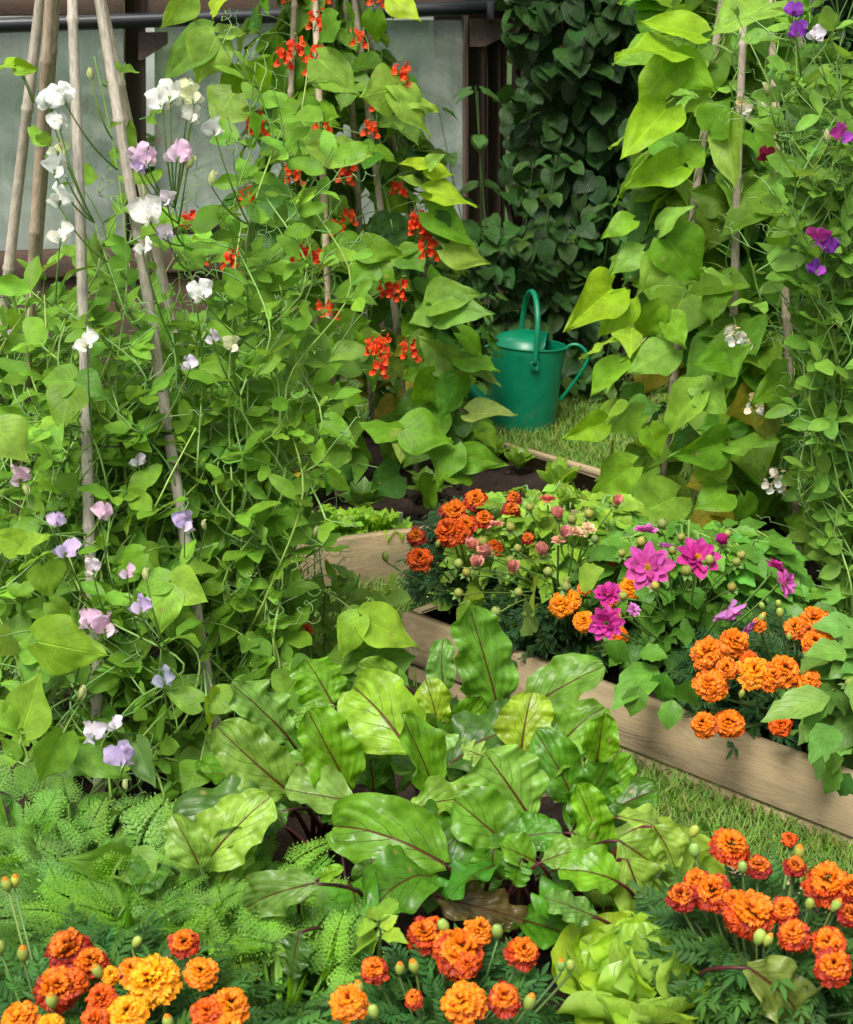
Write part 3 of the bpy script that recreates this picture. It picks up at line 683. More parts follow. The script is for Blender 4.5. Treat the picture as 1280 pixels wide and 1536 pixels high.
m = MB(); rim = [(RT * math.cos(a), RT * math.sin(a), HB - .002) for a in np.linspace(0, 2 * PI, 65)]; tube(m, rim, .0036, (1, 1, 1), 8); m.build('rim', M['can'], wc)
# half cover: raised dome over the spout side, cut straight where the mouth opens
m = MB(); V = []; nr, na = 12, 48; xcut = .052
for i in range(nr + 1):
    for j in range(na + 1):
        rr = RT * .97 * i / nr; a = 2 * PI * j / na; x, y = rr * math.cos(a), rr * math.sin(a); x = min(x, xcut)
        q = math.hypot(x, y) / (RT * .97); z = HB + .040 * math.sqrt(max(0, 1 - q ** 2.4)) * (1 if x < xcut - .001 else .94); V.append((x, y, z))
m.add(V, [(i * (na + 1) + j, i * (na + 1) + j + 1, (i + 1) * (na + 1) + j + 1, (i + 1) * (na + 1) + j) for i in range(nr) for j in range(na)])
m.build('cover', M['can'], wc)
m = MB(); ye = math.sqrt((RT * .97) ** 2 - xcut ** 2); lip = []
for y in np.linspace(-ye, ye, 15): q = math.hypot(xcut, y) / (RT * .97); lip.append((xcut, y, HB + .042 * math.sqrt(max(0, 1 - min(1, q) ** 2.4)) * .97))
tube(m, lip, .003, (1, 1, 1), 7, cap=True); m.build('cover_lip', M['can'], wc)
# hoop handle, front side to back side
ha = np.array([.03, -RT - .003, HB - .03]); hb_ = np.array([-.035, RT + .002, HB - .03]); pts = []
for t in np.linspace(0, PI, 26): q = ha * (1 + math.cos(t)) / 2 + hb_ * (1 - math.cos(t)) / 2; pts.append(q + [0, 0, (math.sin(t) ** .62) * .19])
pts = [ha + [0, 0, -.012]] + pts; m = MB(); tube(m, pts, .0085, (1, 1, 1), 14, cap=True); m.build('carry_handle', M['can'], wc)
m = MB(); box(m, ha + [0, .0, -.016], (.012, .003, .016), bevel=.003); box(m, hb_ + [0, 0, -.016], (.012, .003, .016), bevel=.003)
for q in (ha + [0, -.005, -.022],): lathe(m, [(.0, .001 + q[2]), (.003, q[2])], 8, (.6, .6, .6), (q[0], q[1]))
m.build('handle_bracket', M['can'], wc)
m = MB(); hp = [(RT - .002, -.015, HB - .012), (RT + .012, -.016, HB + .008), (RT + .038, -.018, HB + .012), (RT + .062, -.02, HB - .004), (RT + .07, -.021, HB - .03), (RT + .058, -.02, HB - .065), (RT + .03, -.018, HB - .115), (RT - .002, -.015, HB - .165)]
def smooth(p, n=6):
    p = np.asarray(p, float); o = []
    for i in range(len(p) - 1):
        p0, p1, p2, p3 = p[max(i - 1, 0)], p[i], p[i + 1], p[min(i + 2, len(p) - 1)]
        for t in np.linspace(0, 1, n, endpoint=False): o.append(.5 * ((2 * p1) + (-p0 + p2) * t + (2 * p0 - 5 * p1 + 4 * p2 - p3) * t * t + (-p0 + 3 * p1 - 3 * p2 + p3) * t ** 3))
    o.append(p[-1]); return np.array(o)
tube(m, smooth(hp), .0055, (1, 1, 1), 12, cap=True); m.build('rear_handle', M['can'], wc)
m = MB(); s1 = smooth([(-RB * .75, -.01, .05), (-RB - .04, -.015, .085), (-RB - .12, -.025, .17), (-RB - .2, -.035, .265)], 7); tube(m, s1, np.linspace(.027, .012, len(s1)), (1, 1, 1), 18); m.build('spout', M['can'], wc)
m = MB(); e = s1[-1]; ed = nrm(s1[-1] - s1[-3]); tube(m, [e - ed * .01, e + ed * .005, e + ed * .04, e + ed * .046], [.013, .014, .032, .031], (1, 1, 1), 20, cap=True); m.build('rose', M['can'], wc)
m = MB(); tube(m, [(-.03, 0, HB + .036), (-RB - .12, -.02, .2)], .004, (1, 1, 1), 8); m.build('brace', M['can'], wc)
wc.location = (wp[0], wp[1] + .1, -.008); wc.rotation_euler = (math.radians(-1.5), math.radians(3.6), math.radians(-8))

# ------------------------------------------------------------------ canes
CANE = (.40, .33, .25)
def cane(label, a, b, r, group, name='bamboo_cane', col=CANE, ext=.0):
    a, b = np.asarray(a), np.asarray(b); d = b - a; Ln = np.linalg.norm(d); d = d / Ln
    a = a - d * .08; Ln += .08; pts = []; rad = []; x = 0; nd = rnd.uniform(.08, .2); bow = rv(.0025); t = 0
    side = nrm(np.cross(d, rv()))
    while t < Ln:
        for dt, dr in ((0, 1.0), (.004, 1.2), (.008, 1.2), (.013, 1.02)):
            tt = min(t + dt, Ln); pts.append(a + d * tt + bow * math.sin(PI * tt / Ln) * 2 + side * .0015 * math.sin(tt * 9)); rad.append(r * dr * (1 - .25 * tt / Ln))
        t += rnd.uniform(.17, .27)
    pts.append(a + d * Ln); rad.append(r * .74)
    m = MB(); tube(m, pts, rad, jit(col, .12, .04), 12, cap=True)
    o = m.build(name, M['cane'], origin=a + d * .08); tag(o, label, 'bamboo cane', group); return o
GSP = 'bamboo canes of the sweet pea wigwam'; GMW = 'bamboo canes of the scarlet bean wigwam'; GRW = 'bamboo canes of the white-flowered bean wigwam'
apS = P(96, -260, 2.33)
def sline(p0, p1, foot_y, z=.09):
    """world foot under the line through two photo points, met at row foot_y on the soil"""
    t = (foot_y - p0[1]) / (p1[1] - p0[1]); return G(p0[0] + (p1[0] - p0[0]) * t, foot_y, z)
SC = {}
SC['a'] = (G(151, 1235, .09), P(103, -250, 2.3)); SC['b'] = (G(336, 1190, .09), P(106, -262, 2.33))
SC['c'] = (sline((150, 0), (306, 690), 950), P(94, -262, 2.36)); SC['e'] = (G(10, 1010, .09), P(93, -280, 2.31))
SC['d'] = (G(-40, 1000, .09), P(98, -290, 2.34)); SC['f'] = (G(30, 850, .09), P(104, -270, 2.38))
for kx, lb, rr in (('a', 'grey-brown cane standing nearest, in front of the greenhouse pane', .0088), ('b', 'long cane slanting down towards the beetroot leaves', .0092), ('c', 'slanting cane with dark twine knotted half way, behind the longest one', .0085), ('e', 'thick pale cane leaning outwards with a brown vine twisted round it', .0095), ('d', 'pale cane that leans furthest outwards, leaving the picture', .0095), ('f', 'thin brown cane at the back seen between two pale ones', .008)):
    cane(lb, SC[kx][0], SC[kx][1] + nrm(SC[kx][1] - SC[kx][0]) * .15, rr, GSP)
MWC = {}
for kx, f0, top, lb, rr in (('1', (415, 690), (440, -20), 'cane at the outer side of the scarlet bean wigwam above the pea tendrils', .0085), ('2', (508, 735), (474, -20), 'front cane of the scarlet bean wigwam crossed by heart leaves', .0095), ('3', (560, 640), (520, -20), 'cane hidden by leaves behind the front one in the scarlet beans', .009),
                            ('4', (627, 705), (533, -20), 'leaning cane of the scarlet beans rooted by the bare soil', .0095), ('5', (690, 610), (545, 0), 'rear cane of the scarlet bean wigwam towards the watering can', .0085), ('6', (470, 640), (500, -20), 'rear cane in the shade of the scarlet bean wigwam', .0085)):
    ft = G(f0[0], f0[1], .08); tp_ = P(top[0], top[1], 3.86 if kx in '12' else 3.98); ex = nrm(tp_ - ft); MWC[kx] = (ft, tp_ + ex * .4)
    cane(lb, ft, tp_ + ex * .5, rr, GMW)
RWC = {}
for kx, f0, top, Yt, lb, rr in (('1', (985, 790), (1085, 0), 3.3, 'cane leaning outwards at the pale-leaved side of the wigwam', .0098), ('2', (1085, 835), (1112, 0), 3.2, 'middle front cane with a pale leaf hanging across it', .0092), ('3', (1197, 850), (1153, 0), 3.2, 'cane above the marigold wigwam side, its foot bare between dark leaves', .0092),
                                ('4', (1150, 700), (1138, 60), 3.5, 'brown cane in the shade behind the other canes', .008), ('5', (1330, 800), (1185, 0), 3.35, 'cane among the purple sweet peas', .0085), ('6', (1030, 690), (1092, 40), 3.55, 'rear cane of the white-flowered bean wigwam glimpsed between leaves', .008)):
    ft = G(f0[0], f0[1], .09)
    if kx in '46': ft = np.array([ft[0], min(ft[1], 3.62 - abs(ft[0] - .6)), .09])
    tp_ = P(top[0], top[1], Yt); ex = nrm(tp_ - ft); RWC[kx] = (ft, tp_ + ex * .35)
    cane(lb, ft, tp_ + ex * .45, rr, GRW)

VIS = [(SC['a'], 1200, .9), (SC['b'], 1200, .88), (SC['c'], 700, .92), (SC['e'], 880, .8), (SC['d'], 700, .8), (MWC['1'], 320, .7), (MWC['2'], 510, .9), (MWC['3'], 280, .6), (MWC['4'], 480, .7), (RWC['1'], 600, .9), (RWC['2'], 470, .92), (RWC['3'], 840, .92), (RWC['4'], 250, .6)]
def before_cane(p, half=26):
    """keeps most foliage from growing in front of the canes, as gardeners train it"""
    x, y = project(p)
    for (a, b), ymax, pr in VIS:
        if y > ymax: continue
        t = (p[2] - a[2]) / (b[2] - a[2])
        if t < 0 or t > 1.2: continue
        q = a + (b - a) * t
        if p[1] < q[1] + .03 and p[1] > q[1] - .6:
            xa, ya = project(a); xb, yb = project(b); xc = xa + (xb - xa) * (y - ya) / (yb - ya)
            if abs(x - xc) < half and rnd.random() < pr: return q[1] + rnd.uniform(.05, .16)
    return 0

# twine round the sweet pea wigwam
def twine(label, hts, col, ks, rr=.0012):
    m = MB()
    for hh in hts:
        ring = []
        for kx in ks: a, b = SC[kx]; t = (hh - a[2]) / (b[2] - a[2]); ring.append(a + (b - a) * t)
        c = sum(ring) / len(ring)
        for i in range(len(ring) - (0 if len(ks) > 3 else 1)):
            p, q = ring[i], ring[(i + 1) % len(ring)]; p = p + nrm(p - c) * .009; q = q + nrm(q - c) * .009
            tube(m, bez(p, (p + q) / 2 - [0, 0, .02], q, 8), rr, col, 5)
        for p in ring:
            for w_ in (0, .003): tube(m, [p + [.0105 * math.cos(t), .0105 * math.sin(t), w_ + .001 * math.sin(t * 2)] for t in np.linspace(0, 2 * PI, 13)], rr * 1.1, col, 5)
    tag(m.build('garden_twine', M['twig'], origin=ring[0]), label, 'twine')
twine('dark twine looped round the sweet pea canes at mid height', (.62,), (.02, .022, .02), 'abcfde')
twine('brown string tied round the sweet pea canes low down', (.40,), (.14, .09, .06), 'abcfde')

# ------------------------------------------------------------------ climbing beans
def vine(sb, a, b, r=.013, turns=5, r0=.0022, col=STEM, t1=1.):
    a, b = np.asarray(a), np.asarray(b); d = nrm(b - a); x = nrm(np.cross(d, [0, 1, .1])); y = np.cross(d, x); n = turns * 12; ph = rnd.random() * 6
    L_ = np.linalg.norm(b - a); pts = [a + d * L_ * t1 * i / n + (x * math.cos(i * PI / 6 + ph) + y * math.sin(i * PI / 6 + ph)) * (r + .002 * math.sin(i * 1.7)) for i in range(n + 1)]
    tube(sb, pts, np.linspace(r0, r0 * .6, n + 1), col, 5)

def bean_flower(kind, pos, root, tall=.07, n=9):
    if kind == 'white': tall, n = .05, 6
    m = MB(); cs = {'red': [(.72, .045, .012), (.85, .10, .02), (.6, .02, .012)], 'white': [(.75, .73, .62), (.8, .78, .7), (.7, .6, .3)]}[kind]
    up = nrm([rnd.gauss(0, .25), -.15, 1]); st = pos - up * tall * .5
    mid = (np.asarray(root) + st) / 2 + [0, 0, .02]; tube(m, bez(root, mid, st, 7), .0013, jit(STEM, .1), 4); tube(m, [st, st + up * tall], [.0013, .0006], jit(STEM, .1), 4)
    for i in range(n):
        t = i / n; q = st + up * tall * (.05 + t * .9); az = i * 2.4 + rnd.random(); d = nrm([math.cos(az), math.sin(az) - .35, .1]); big = t < .62
        if big:
            q2 = q + d * .010; tube(m, [q, q2], .0007, jit(cs[2]), 3)
            c = jit(rnd.choice(cs), .1, .1)
            put(m, 'banner', q2, nrm(d * .4 + [0, 0, .9]), d * -1 + rv(.2), .015 * rnd.uniform(.8, 1.2), c)
            for s in (-1, 1): sd_ = np.cross(d, [0, 0, 1]) * s; put(m, 'wing', q2, nrm(d + sd_ * .5 + [0, 0, -.25]), sd_ + [0, 0, .5], .0145 * rnd.uniform(.8, 1.1), jit(cs[1], .1), 1.3)
        else:
            c = jit(cs[2] if t < .85 else (.2, .3, .06), .1); q2 = q + d * .006; tube(m, [q, q2, q2 + d * .005], [.0005, .0022, .0008], c, 5)
    return m

def bean_plant(label, cn, n, size, cols, group, name, toward, centre, t0=.02, t1=1., spread=.11, flowers=(), kind='red', explicit=(), Yex=3.5, tp=.95, nrand=0):
    a, b = cn; root = empty(name, a, label, 'runner bean', group); m = MB(); sb = MB()
    for _ in range(2): vine(sb, a, b, .0135, rnd.choice([7, 9]), .0021, jit(STEM, .15))
    for i in range(n):
        t = t0 + (t1 - t0) * ((i + rnd.random()) / n) ** tp; q = a + (b - a) * t
        o = q - centre(q[2]); o[2] = 0; o = nrm(o) if np.linalg.norm(o) > .01 else np.array([0, -1., 0])
        az = rnd.gauss(0, .9); o = np.array([o[0] * math.cos(az) - o[1] * math.sin(az), o[0] * math.sin(az) + o[1] * math.cos(az), 0]); o = nrm(o * .8 + np.array(toward) * rnd.uniform(-.2, .6))
        rr = spread * rnd.uniform(.15, 1.15) * (1.1 - .35 * t)
        pos = q + o * rr + [0, 0, rnd.uniform(-.01, .05)]
        if pos[2] < .16: pos[2] = .16 + rnd.random() * .05
        y_ = before_cane(pos, 48)
        if y_: pos = np.array([pos[0], y_ + .05, pos[2]])
        c = cols[rnd.randrange(len(cols))]
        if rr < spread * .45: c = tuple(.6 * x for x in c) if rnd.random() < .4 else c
        if t < .3 and rnd.random() < .12: c = (.32, .3, .05)
        trifoliate(m, sb, q, pos, o, size * rnd.uniform(.6, 1.15) * (1 - .15 * t), c)
    for e in explicit:
        bb, tt, ww = e[:3]; c = e[3] if len(e) > 3 else cols[0]; Y = e[4] if len(e) > 4 else Yex
        B = P(bb[0], bb[1], Y); t = min(.97, max(.03, (B[2] - .04 - a[2]) / (b[2] - a[2]))); q = a + (b - a) * t
        pleaf(m, bb, tt, ww, Y, jit(c, .07, .04), 'bean', sb=sb, root=q if np.linalg.norm(q - B) < .34 else B + [0, .08, -.05])
    m.build('foliage', M['bean'], root); sb.build('vine', M['stem'], root)
    for _ in range(nrand):
        t = rnd.uniform(.3, .85); q = a + (b - a) * t; pos = q + [rnd.gauss(0, .07), -rnd.uniform(.08, .17), 0]; bean_flower(kind, pos, q, tall=.05, n=7).build('flower_cluster', M['petal'], root)
    for (px, py, Y) in flowers:
        pos = P(px, py, Y); t = min(.97, max(.03, (pos[2] - a[2]) / (b[2] - a[2]))); q = a + (b - a) * t
        bean_flower(kind, pos, q if np.linalg.norm(q - pos) < .3 else pos + [0, .1, -.06]).build('flower_cluster', M['petal'], root)
    return root

mwc = lambda z: np.array([-.14 , 3.98, z])
GB_ = 'climbing runner beans with scarlet flowers'
y_, p_, d_, g_c = BEAN_Y, BEAN_P, BEAN_D, BEAN
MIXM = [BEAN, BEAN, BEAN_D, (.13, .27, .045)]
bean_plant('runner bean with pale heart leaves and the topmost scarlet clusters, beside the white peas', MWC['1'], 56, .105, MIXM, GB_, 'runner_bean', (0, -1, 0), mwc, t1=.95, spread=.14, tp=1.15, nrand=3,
    flowers=[(443, 68, 3.55), (380, 175, 3.5), (382, 182, 3.5), (370, 292, 3.5), (388, 312, 3.48), (345, 385, 3.4), (300, 374, 3.45), (282, 326, 3.5), (438, 255, 3.5), (425, 405, 3.5), (425, 80, 3.6)],
    explicit=[((325, 55), (290, 120), 64, p_, 3.4), ((330, 50), (368, 42), 48, p_, 3.4), ((355, 140), (410, 86), 62, g_c, 3.45), ((350, 140), (318, 188), 60, (.16, .3, .07), 3.4), ((285, -5), (245, 42), 40, p_, 3.35), ((330, -12), (318, 26), 46, y_, 3.4), ((318, 52), (246, 116), 30, (.15, .3, .06), 3.42), ((440, 520), (403, 503), 42, g_c), ((440, 515), (448, 560), 30, g_c), ((385, 300), (470, 318), 60, d_), ((360, 350), (310, 330), 50, g_c), ((395, 440), (350, 470), 50, g_c), ((420, 330), (400, 400), 50, d_)], Yex=3.45)
bean_plant('runner bean twining up the front cane with large leaves low over the seedlings', MWC['2'], 62, .105, MIXM, GB_, 'runner_bean', (0, -1, 0), mwc, t1=.96, spread=.13, tp=1.25, nrand=5,
    flowers=[(452, 375, 3.45), (485, 458, 3.48), (468, 380, 3.46), (478, 25, 3.6), (520, 255, 3.6)],
    explicit=[((478, 88), (536, 142), 54, p_), ((477, 162), (441, 175), 32, g_c), ((480, 162), (509, 176), 32, g_c), ((500, 237), (462, 214), 36, p_), ((502, 236), (552, 224), 46, p_), ((535, 366), (490, 374), 46, g_c), ((507, 447), (556, 440), 42, g_c), ((478, 636), (532, 668), 50, g_c, 3.4), ((510, 668), (488, 703), 44, g_c, 3.4), ((600, 712), (556, 738), 52, d_, 3.45), ((502, 536), (463, 535), 38, (.16, .3, .06)), ((503, 533), (552, 520), 40, (.16, .3, .06)), ((478, 640), (450, 600), 40, g_c, 3.4), ((505, 30), (470, 60), 45, g_c), ((520, 15), (548, 60), 42, g_c, 3.5)], Yex=3.48)
bean_plant('runner bean carrying the big pale twin leaves against the greenhouse pane', MWC['3'], 60, .105, MIXM, GB_, 'runner_bean', (.1, -1, 0), mwc, t1=.96, spread=.14, tp=1.3, nrand=5,
    flowers=[(600, 105, 3.5), (572, 512, 3.45), (572, 545, 3.43), (612, 520, 3.42), (560, 515, 3.45), (578, 430, 3.5)],
    explicit=[((592, 133), (543, 142), 60, p_), ((590, 128), (655, 165), 46, p_), ((592, 138), (659, 190), 52, p_), ((562, 18), (562, 70), 32, g_c), ((588, -4), (628, 30), 32, y_), ((555, 396), (528, 427), 44, g_c), ((560, 398), (592, 418), 40, g_c), ((537, 370), (607, 381), 28, g_c), ((605, 646), (541, 632), 56, g_c, 3.4), ((607, 643), (677, 652), 60, g_c, 3.38), ((607, 648), (600, 686), 38, (.18, .28, .05), 3.4)], Yex=3.48)
bean_plant('runner bean with leaves stretching over the bare soil and a shoot reaching up', MWC['4'], 56, .105, MIXM, GB_, 'runner_bean', (.2, -1, 0), mwc, t1=.8, spread=.14, tp=1.3, nrand=5,
    flowers=[(625, 326, 3.5), (622, 335, 3.5), (637, 370, 3.5), (600, 430, 3.5), (640, 345, 3.52)],
    explicit=[((638, 286), (604, 262), 34, p_), ((640, 286), (716, 289), 28, y_), ((638, 250), (601, 244), 16, y_), ((640, 248), (662, 232), 22, p_), ((640, 250), (680, 263), 18, y_), ((668, 372), (740, 391), 30, p_), ((642, 318), (708, 364), 26, g_c), ((650, 325), (674, 364), 36, d_), ((648, 457), (710, 430), 56, (.13, .27, .05), 3.4), ((650, 462), (614, 482), 42, (.13, .27, .05), 3.4), ((655, 466), (734, 467), 36, (.15, .3, .07), 3.4), ((680, 668), (653, 724), 52, g_c, 3.4), ((690, 682), (757, 699), 42, g_c, 3.4), ((652, 724), (634, 764), 44, g_c, 3.4), ((690, 566), (660, 630), 50, (.1, .26, .04)), ((655, 560), (622, 612), 50, g_c), ((680, 550), (630, 505), 46, (.12, .24, .06)), ((700, 712), (660, 715), 40, g_c, 3.4), ((690, 500), (740, 535), 40, g_c), ((700, 545), (752, 575), 26, (.18, .28, .1)), ((705, 620), (770, 622), 24, (.18, .28, .1)), ((690, 530), (745, 555), 34, g_c)], Yex=3.48)
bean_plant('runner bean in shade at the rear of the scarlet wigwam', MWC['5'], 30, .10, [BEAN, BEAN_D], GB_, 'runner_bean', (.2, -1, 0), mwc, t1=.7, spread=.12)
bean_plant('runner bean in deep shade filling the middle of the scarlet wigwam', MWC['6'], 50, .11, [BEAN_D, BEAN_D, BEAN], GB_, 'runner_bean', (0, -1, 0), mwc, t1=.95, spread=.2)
# thin shoot reaching up from plant 4
# right wigwam
rwc = lambda z: np.array([.80, 3.38, z])
GW_ = 'climbing runner beans with white flowers'; MIXR = [(.15, .31, .04), (.11, .25, .035), BEAN, (.21, .37, .05)]
Yy = (.21, .385, .022); Yl = (.155, .33, .025)
bean_plant('runner bean with yellow-green leaves reaching out over the lawn', RWC['1'], 32, .125, [(.23, .39, .045), (.17, .33, .045), (.13, .28, .04)], GW_, 'runner_bean', (-.3, -1, 0), rwc, t1=.97, spread=.12, kind='white', flowers=[(1100, 500, 2.95)],
    explicit=[((1052, 52), (964, 30), 46, Yy), ((1022, 80), (938, 56), 52, Yy), ((1010, 92), (953, 162), 66, Yy), ((1012, 88), (1070, 136), 58, Yl), ((1000, 163), (938, 230), 30, Yy), ((1040, 168), (1066, 140), 42, Yl), ((1025, 250), (938, 278), 52, Yy), ((1030, 245), (1052, 215), 40, Yl), ((990, 345), (1020, 303), 44, p_), ((1000, 358), (1054, 420), 78, g_c), ((965, 377), (918, 402), 28, p_), ((918, 434), (851, 489), 38, Yy), ((945, 448), (903, 502), 48, Yy), ((990, 460), (948, 522), 46, Yl), ((990, 384), (968, 436), 36, p_), ((1010, 522), (943, 556), 50, (.2, .36, .08)), ((930, 545), (886, 590), 30, Yl), ((905, 635), (846, 656), 30, Yy), ((962, 620), (903, 642), 30, Yl), ((950, 700), (873, 746), 42, Yl), ((1015, 745), (930, 782), 60, (.15, .31, .05)), ((1005, 475), (1025, 520), 44, Yl), ((975, 640), (990, 690), 44, Yl), ((950, 330), (905, 345), 32, Yl)], Yex=2.98)
bean_plant('runner bean with broad mid-green leaves behind the pink dahlias', RWC['2'], 56, .125, MIXR, GW_, 'runner_bean', (-.1, -1, 0), rwc, t1=.97, spread=.14, kind='white', flowers=[(1113, 160, 2.9), (1132, 150, 2.88), (1105, 503, 2.9), (1137, 605, 2.88)],
    explicit=[((1092, 183), (1100, 277), 48, p_), ((1065, 195), (1092, 148), 56, g_c), ((1090, 415), (1053, 400), 38, (.18, .34, .08)), ((1050, 590), (983, 648), 60, (.19, .36, .06)), ((1055, 590), (1088, 616), 46, (.19, .36, .06)), ((1055, 585), (1040, 562), 60, (.19, .36, .06)), ((1085, 665), (1010, 682), 58, g_c), ((1095, 668), (1163, 661), 50, (.13, .29, .045)), ((1080, 690), (1043, 742), 54, (.2, .36, .07)), ((1115, 745), (1118, 797), 40, g_c), ((1090, 740), (1045, 760), 55, g_c), ((1100, 540), (1045, 545), 50, g_c), ((1085, 560), (1125, 520), 50, (.14, .3, .05))], Yex=2.9)
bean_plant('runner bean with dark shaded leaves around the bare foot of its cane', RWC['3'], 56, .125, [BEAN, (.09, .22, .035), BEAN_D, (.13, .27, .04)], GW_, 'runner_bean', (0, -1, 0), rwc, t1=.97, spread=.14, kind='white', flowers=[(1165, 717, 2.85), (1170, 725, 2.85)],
    explicit=[((1128, 20), (1182, 94), 66, (.12, .27, .06)), ((1155, 5), (1076, 42), 48, p_), ((1235, 660), (1168, 650), 62, d_), ((1265, 680), (1205, 722), 60, g_c), ((1220, 790), (1175, 770), 50, g_c), ((1222, 790), (1278, 800), 52, g_c), ((1190, 610), (1235, 640), 60, d_), ((1130, 200), (1165, 250), 50, g_c), ((1180, 340), (1140, 390), 60, g_c), ((1180, 560), (1140, 600), 50, g_c)], Yex=2.88)
bean_plant('runner bean making the bright leafy mass high behind the canes', RWC['4'], 60, .12, [(.16, .32, .04), (.22, .38, .045), (.11, .25, .04)], GW_, 'runner_bean', (.1, -1, 0), rwc, t1=1., spread=.2, kind='white')
bean_plant('runner bean behind the purple sweet peas', RWC['5'], 60, .12, MIXR, GW_, 'runner_bean', (.1, -1, 0), rwc, t1=1., spread=.18, kind='white')
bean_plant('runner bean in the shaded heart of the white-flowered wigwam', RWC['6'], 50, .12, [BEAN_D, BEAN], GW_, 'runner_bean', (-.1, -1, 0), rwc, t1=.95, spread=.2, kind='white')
# beans at the foot of the sweet pea wigwam
spc = lambda z: np.array([-.56 + .1 * z, 2.36, z])
GL_ = 'young runner beans low in the sweet pea wigwam'; MIXL = [(.17, .33, .05), (.12, .27, .045), (.1, .23, .04)]
def part_cane(k, t): a, b = SC[k]; return (a, a + (b - a) * t)
bean_plant('young bean with one very large heart leaf beside the nearest cane', part_cane('a', .45), 13, .08, MIXL, GL_, 'runner_bean', (-.2, -1, 0), spc, spread=.16,
    explicit=[((55, 962), (158, 986), 76, (.17, .34, .04), 1.85), ((-8, 640), (44, 682), 64, p_, 1.95), ((30, 820), (70, 803), 38, (.2, .36, .05), 1.9), ((30, 818), (-12, 800), 40, (.2, .36, .05), 1.9), ((65, 848), (78, 894), 52, (.17, .33, .05), 1.9), ((75, 903), (108, 930), 32, p_, 1.9), ((35, 1092), (62, 1012), 66, (.19, .35, .06), 1.8), ((95, 1100), (58, 1172), 50, (.14, .3, .05), 1.78), ((80, 1096), (147, 1134), 46, (.16, .32, .06), 1.8), ((120, 1130), (192, 1168), 42, (.14, .3, .06), 1.8), ((22, 98), (-8, 85), 24, Yy, 2.1), ((25, 98), (53, 106), 24, Yy, 2.1), ((-10, 958), (24, 975), 40, p_, 1.9), ((-5, 1060), (20, 1110), 40, (.2, .36, .05), 1.8)], Yex=1.9)
bean_plant('young bean with small leaves around the foot of the longest cane', part_cane('b', .35), 16, .07, MIXL, GL_, 'runner_bean', (0, -1, 0), spc, spread=.14,
    explicit=[((205, 1115), (230, 1178), 44, (.10, .2, .08), 1.8), ((300, 1055), (248, 1035), 40, (.15, .3, .05), 1.9), ((310, 1045), (320, 1102), 34, (.21, .36, .06), 1.88), ((320, 1040), (370, 1062), 46, (.16, .31, .06), 1.9), ((215, 830), (170, 860), 36, g_c, 2.0), ((300, 1150), (275, 1185), 44, g_c, 1.85), ((190, 1300), (130, 1290), 50, (.13, .26, .05), 1.65), ((195, 1285), (225, 1330), 60, (.15, .28, .08), 1.62)], Yex=1.9)
bean_plant('bean with yellow-green leaf standing above the beetroot', (G(560, 1120, .09), P(548, 900, 2.25)), 7, .07, MIXL, GL_, 'runner_bean', (0, -1, 0), spc, spread=.07,
    explicit=[((545, 930), (628, 965), 62, (.25, .42, .05), 2.15), ((540, 925), (500, 985), 44, (.22, .39, .05), 2.15), ((470, 880), (440, 930), 36, g_c, 2.3)], Yex=2.15)

# ------------------------------------------------------------------ sweet peas
def tendril(m, p, d, L_=.09, col=(.2, .34, .11)):
    p = np.asarray(p); d = nrm(d); k = rnd.randint(0, 2); q = p
    pts = [p]; c = rv(.3)
    for i in range(5): d = nrm(d + c * .12 + rv(.1)); q = q + d * L_ / 6; pts.append(q)
    tube(m, pts, np.linspace(.0011, .0007, 6), col, 4)
    for b in range(k):
        d2 = nrm(d + rv(.6)); r = rnd.uniform(.006, .013); x = nrm(np.cross(d2, rv())); c0 = q + d2 * L_ * .35; n = rnd.randint(10, 18); sp_ = []
        for i in range(5): sp_.append(q + (c0 - q) * i / 5)
        w_ = rnd.uniform(.4, .9)
        for i in range(n): a = i * w_; rr = r * (1 - i / n * .6); sp_.append(c0 + d2 * .003 * i * rnd.uniform(.6, 1) + (x * math.sin(a) + np.cross(d2, x) * (1 - math.cos(a))) * rr)
        tube(m, sp_, np.linspace(.0008, .0005, len(sp_)), col, 3)

def pea_leaf(m, sb, tb, p, d, size, col, tend=True):
    y_ = before_cane(p)
    if y_: p = np.array([p[0], y_, p[2]])
    d = nrm(d); up = nrm(np.array([0, 0, 1.]) + rv(.25) + np.array([0, -.5, 0])); x = nrm(np.cross(d, up)); e = p + d * size * .5
    tube(sb, [p, e], .0013, jit(STEM, .1), 4)
    for s in (-1, 1):
        dd = nrm(d * .8 + x * s * rnd.uniform(.5, .9) + rv(.12)); put(m, 'pea', e, dd, up + x * s * .2 + rv(.25), size * rnd.uniform(.85, 1.15), jit(col, .16, .06), rnd.uniform(.8, 1.15))
    if tend: tendril(tb, e, nrm(d + [0, 0, .3]), size * 1.6)

def pea_stem(m, sb, tb, pts, size, col, tend=.45, leafy=.055):
    pts = smooth(pts, 6); tube(sb, pts, np.linspace(.0021, .0012, len(pts)), jit(STEM, .15), 6)
    acc = 0; side = rnd.random() * 6
    for i in range(1, len(pts)):
        acc += np.linalg.norm(pts[i] - pts[i - 1])
        if acc > leafy:
            acc = 0; side += 2.4 + rnd.gauss(0, .4); d = nrm([math.cos(side), math.sin(side) + .1, rnd.uniform(.1, .9)])
            pea_leaf(m, sb, tb, pts[i], d, size * rnd.uniform(.7, 1.15), col, rnd.random() < tend)
            for s in (-1, 1): put(m, 'pea', pts[i], nrm(d + rv(.4)), rv(.3) + [0, 0, 1], size * .4, jit(col), .8)

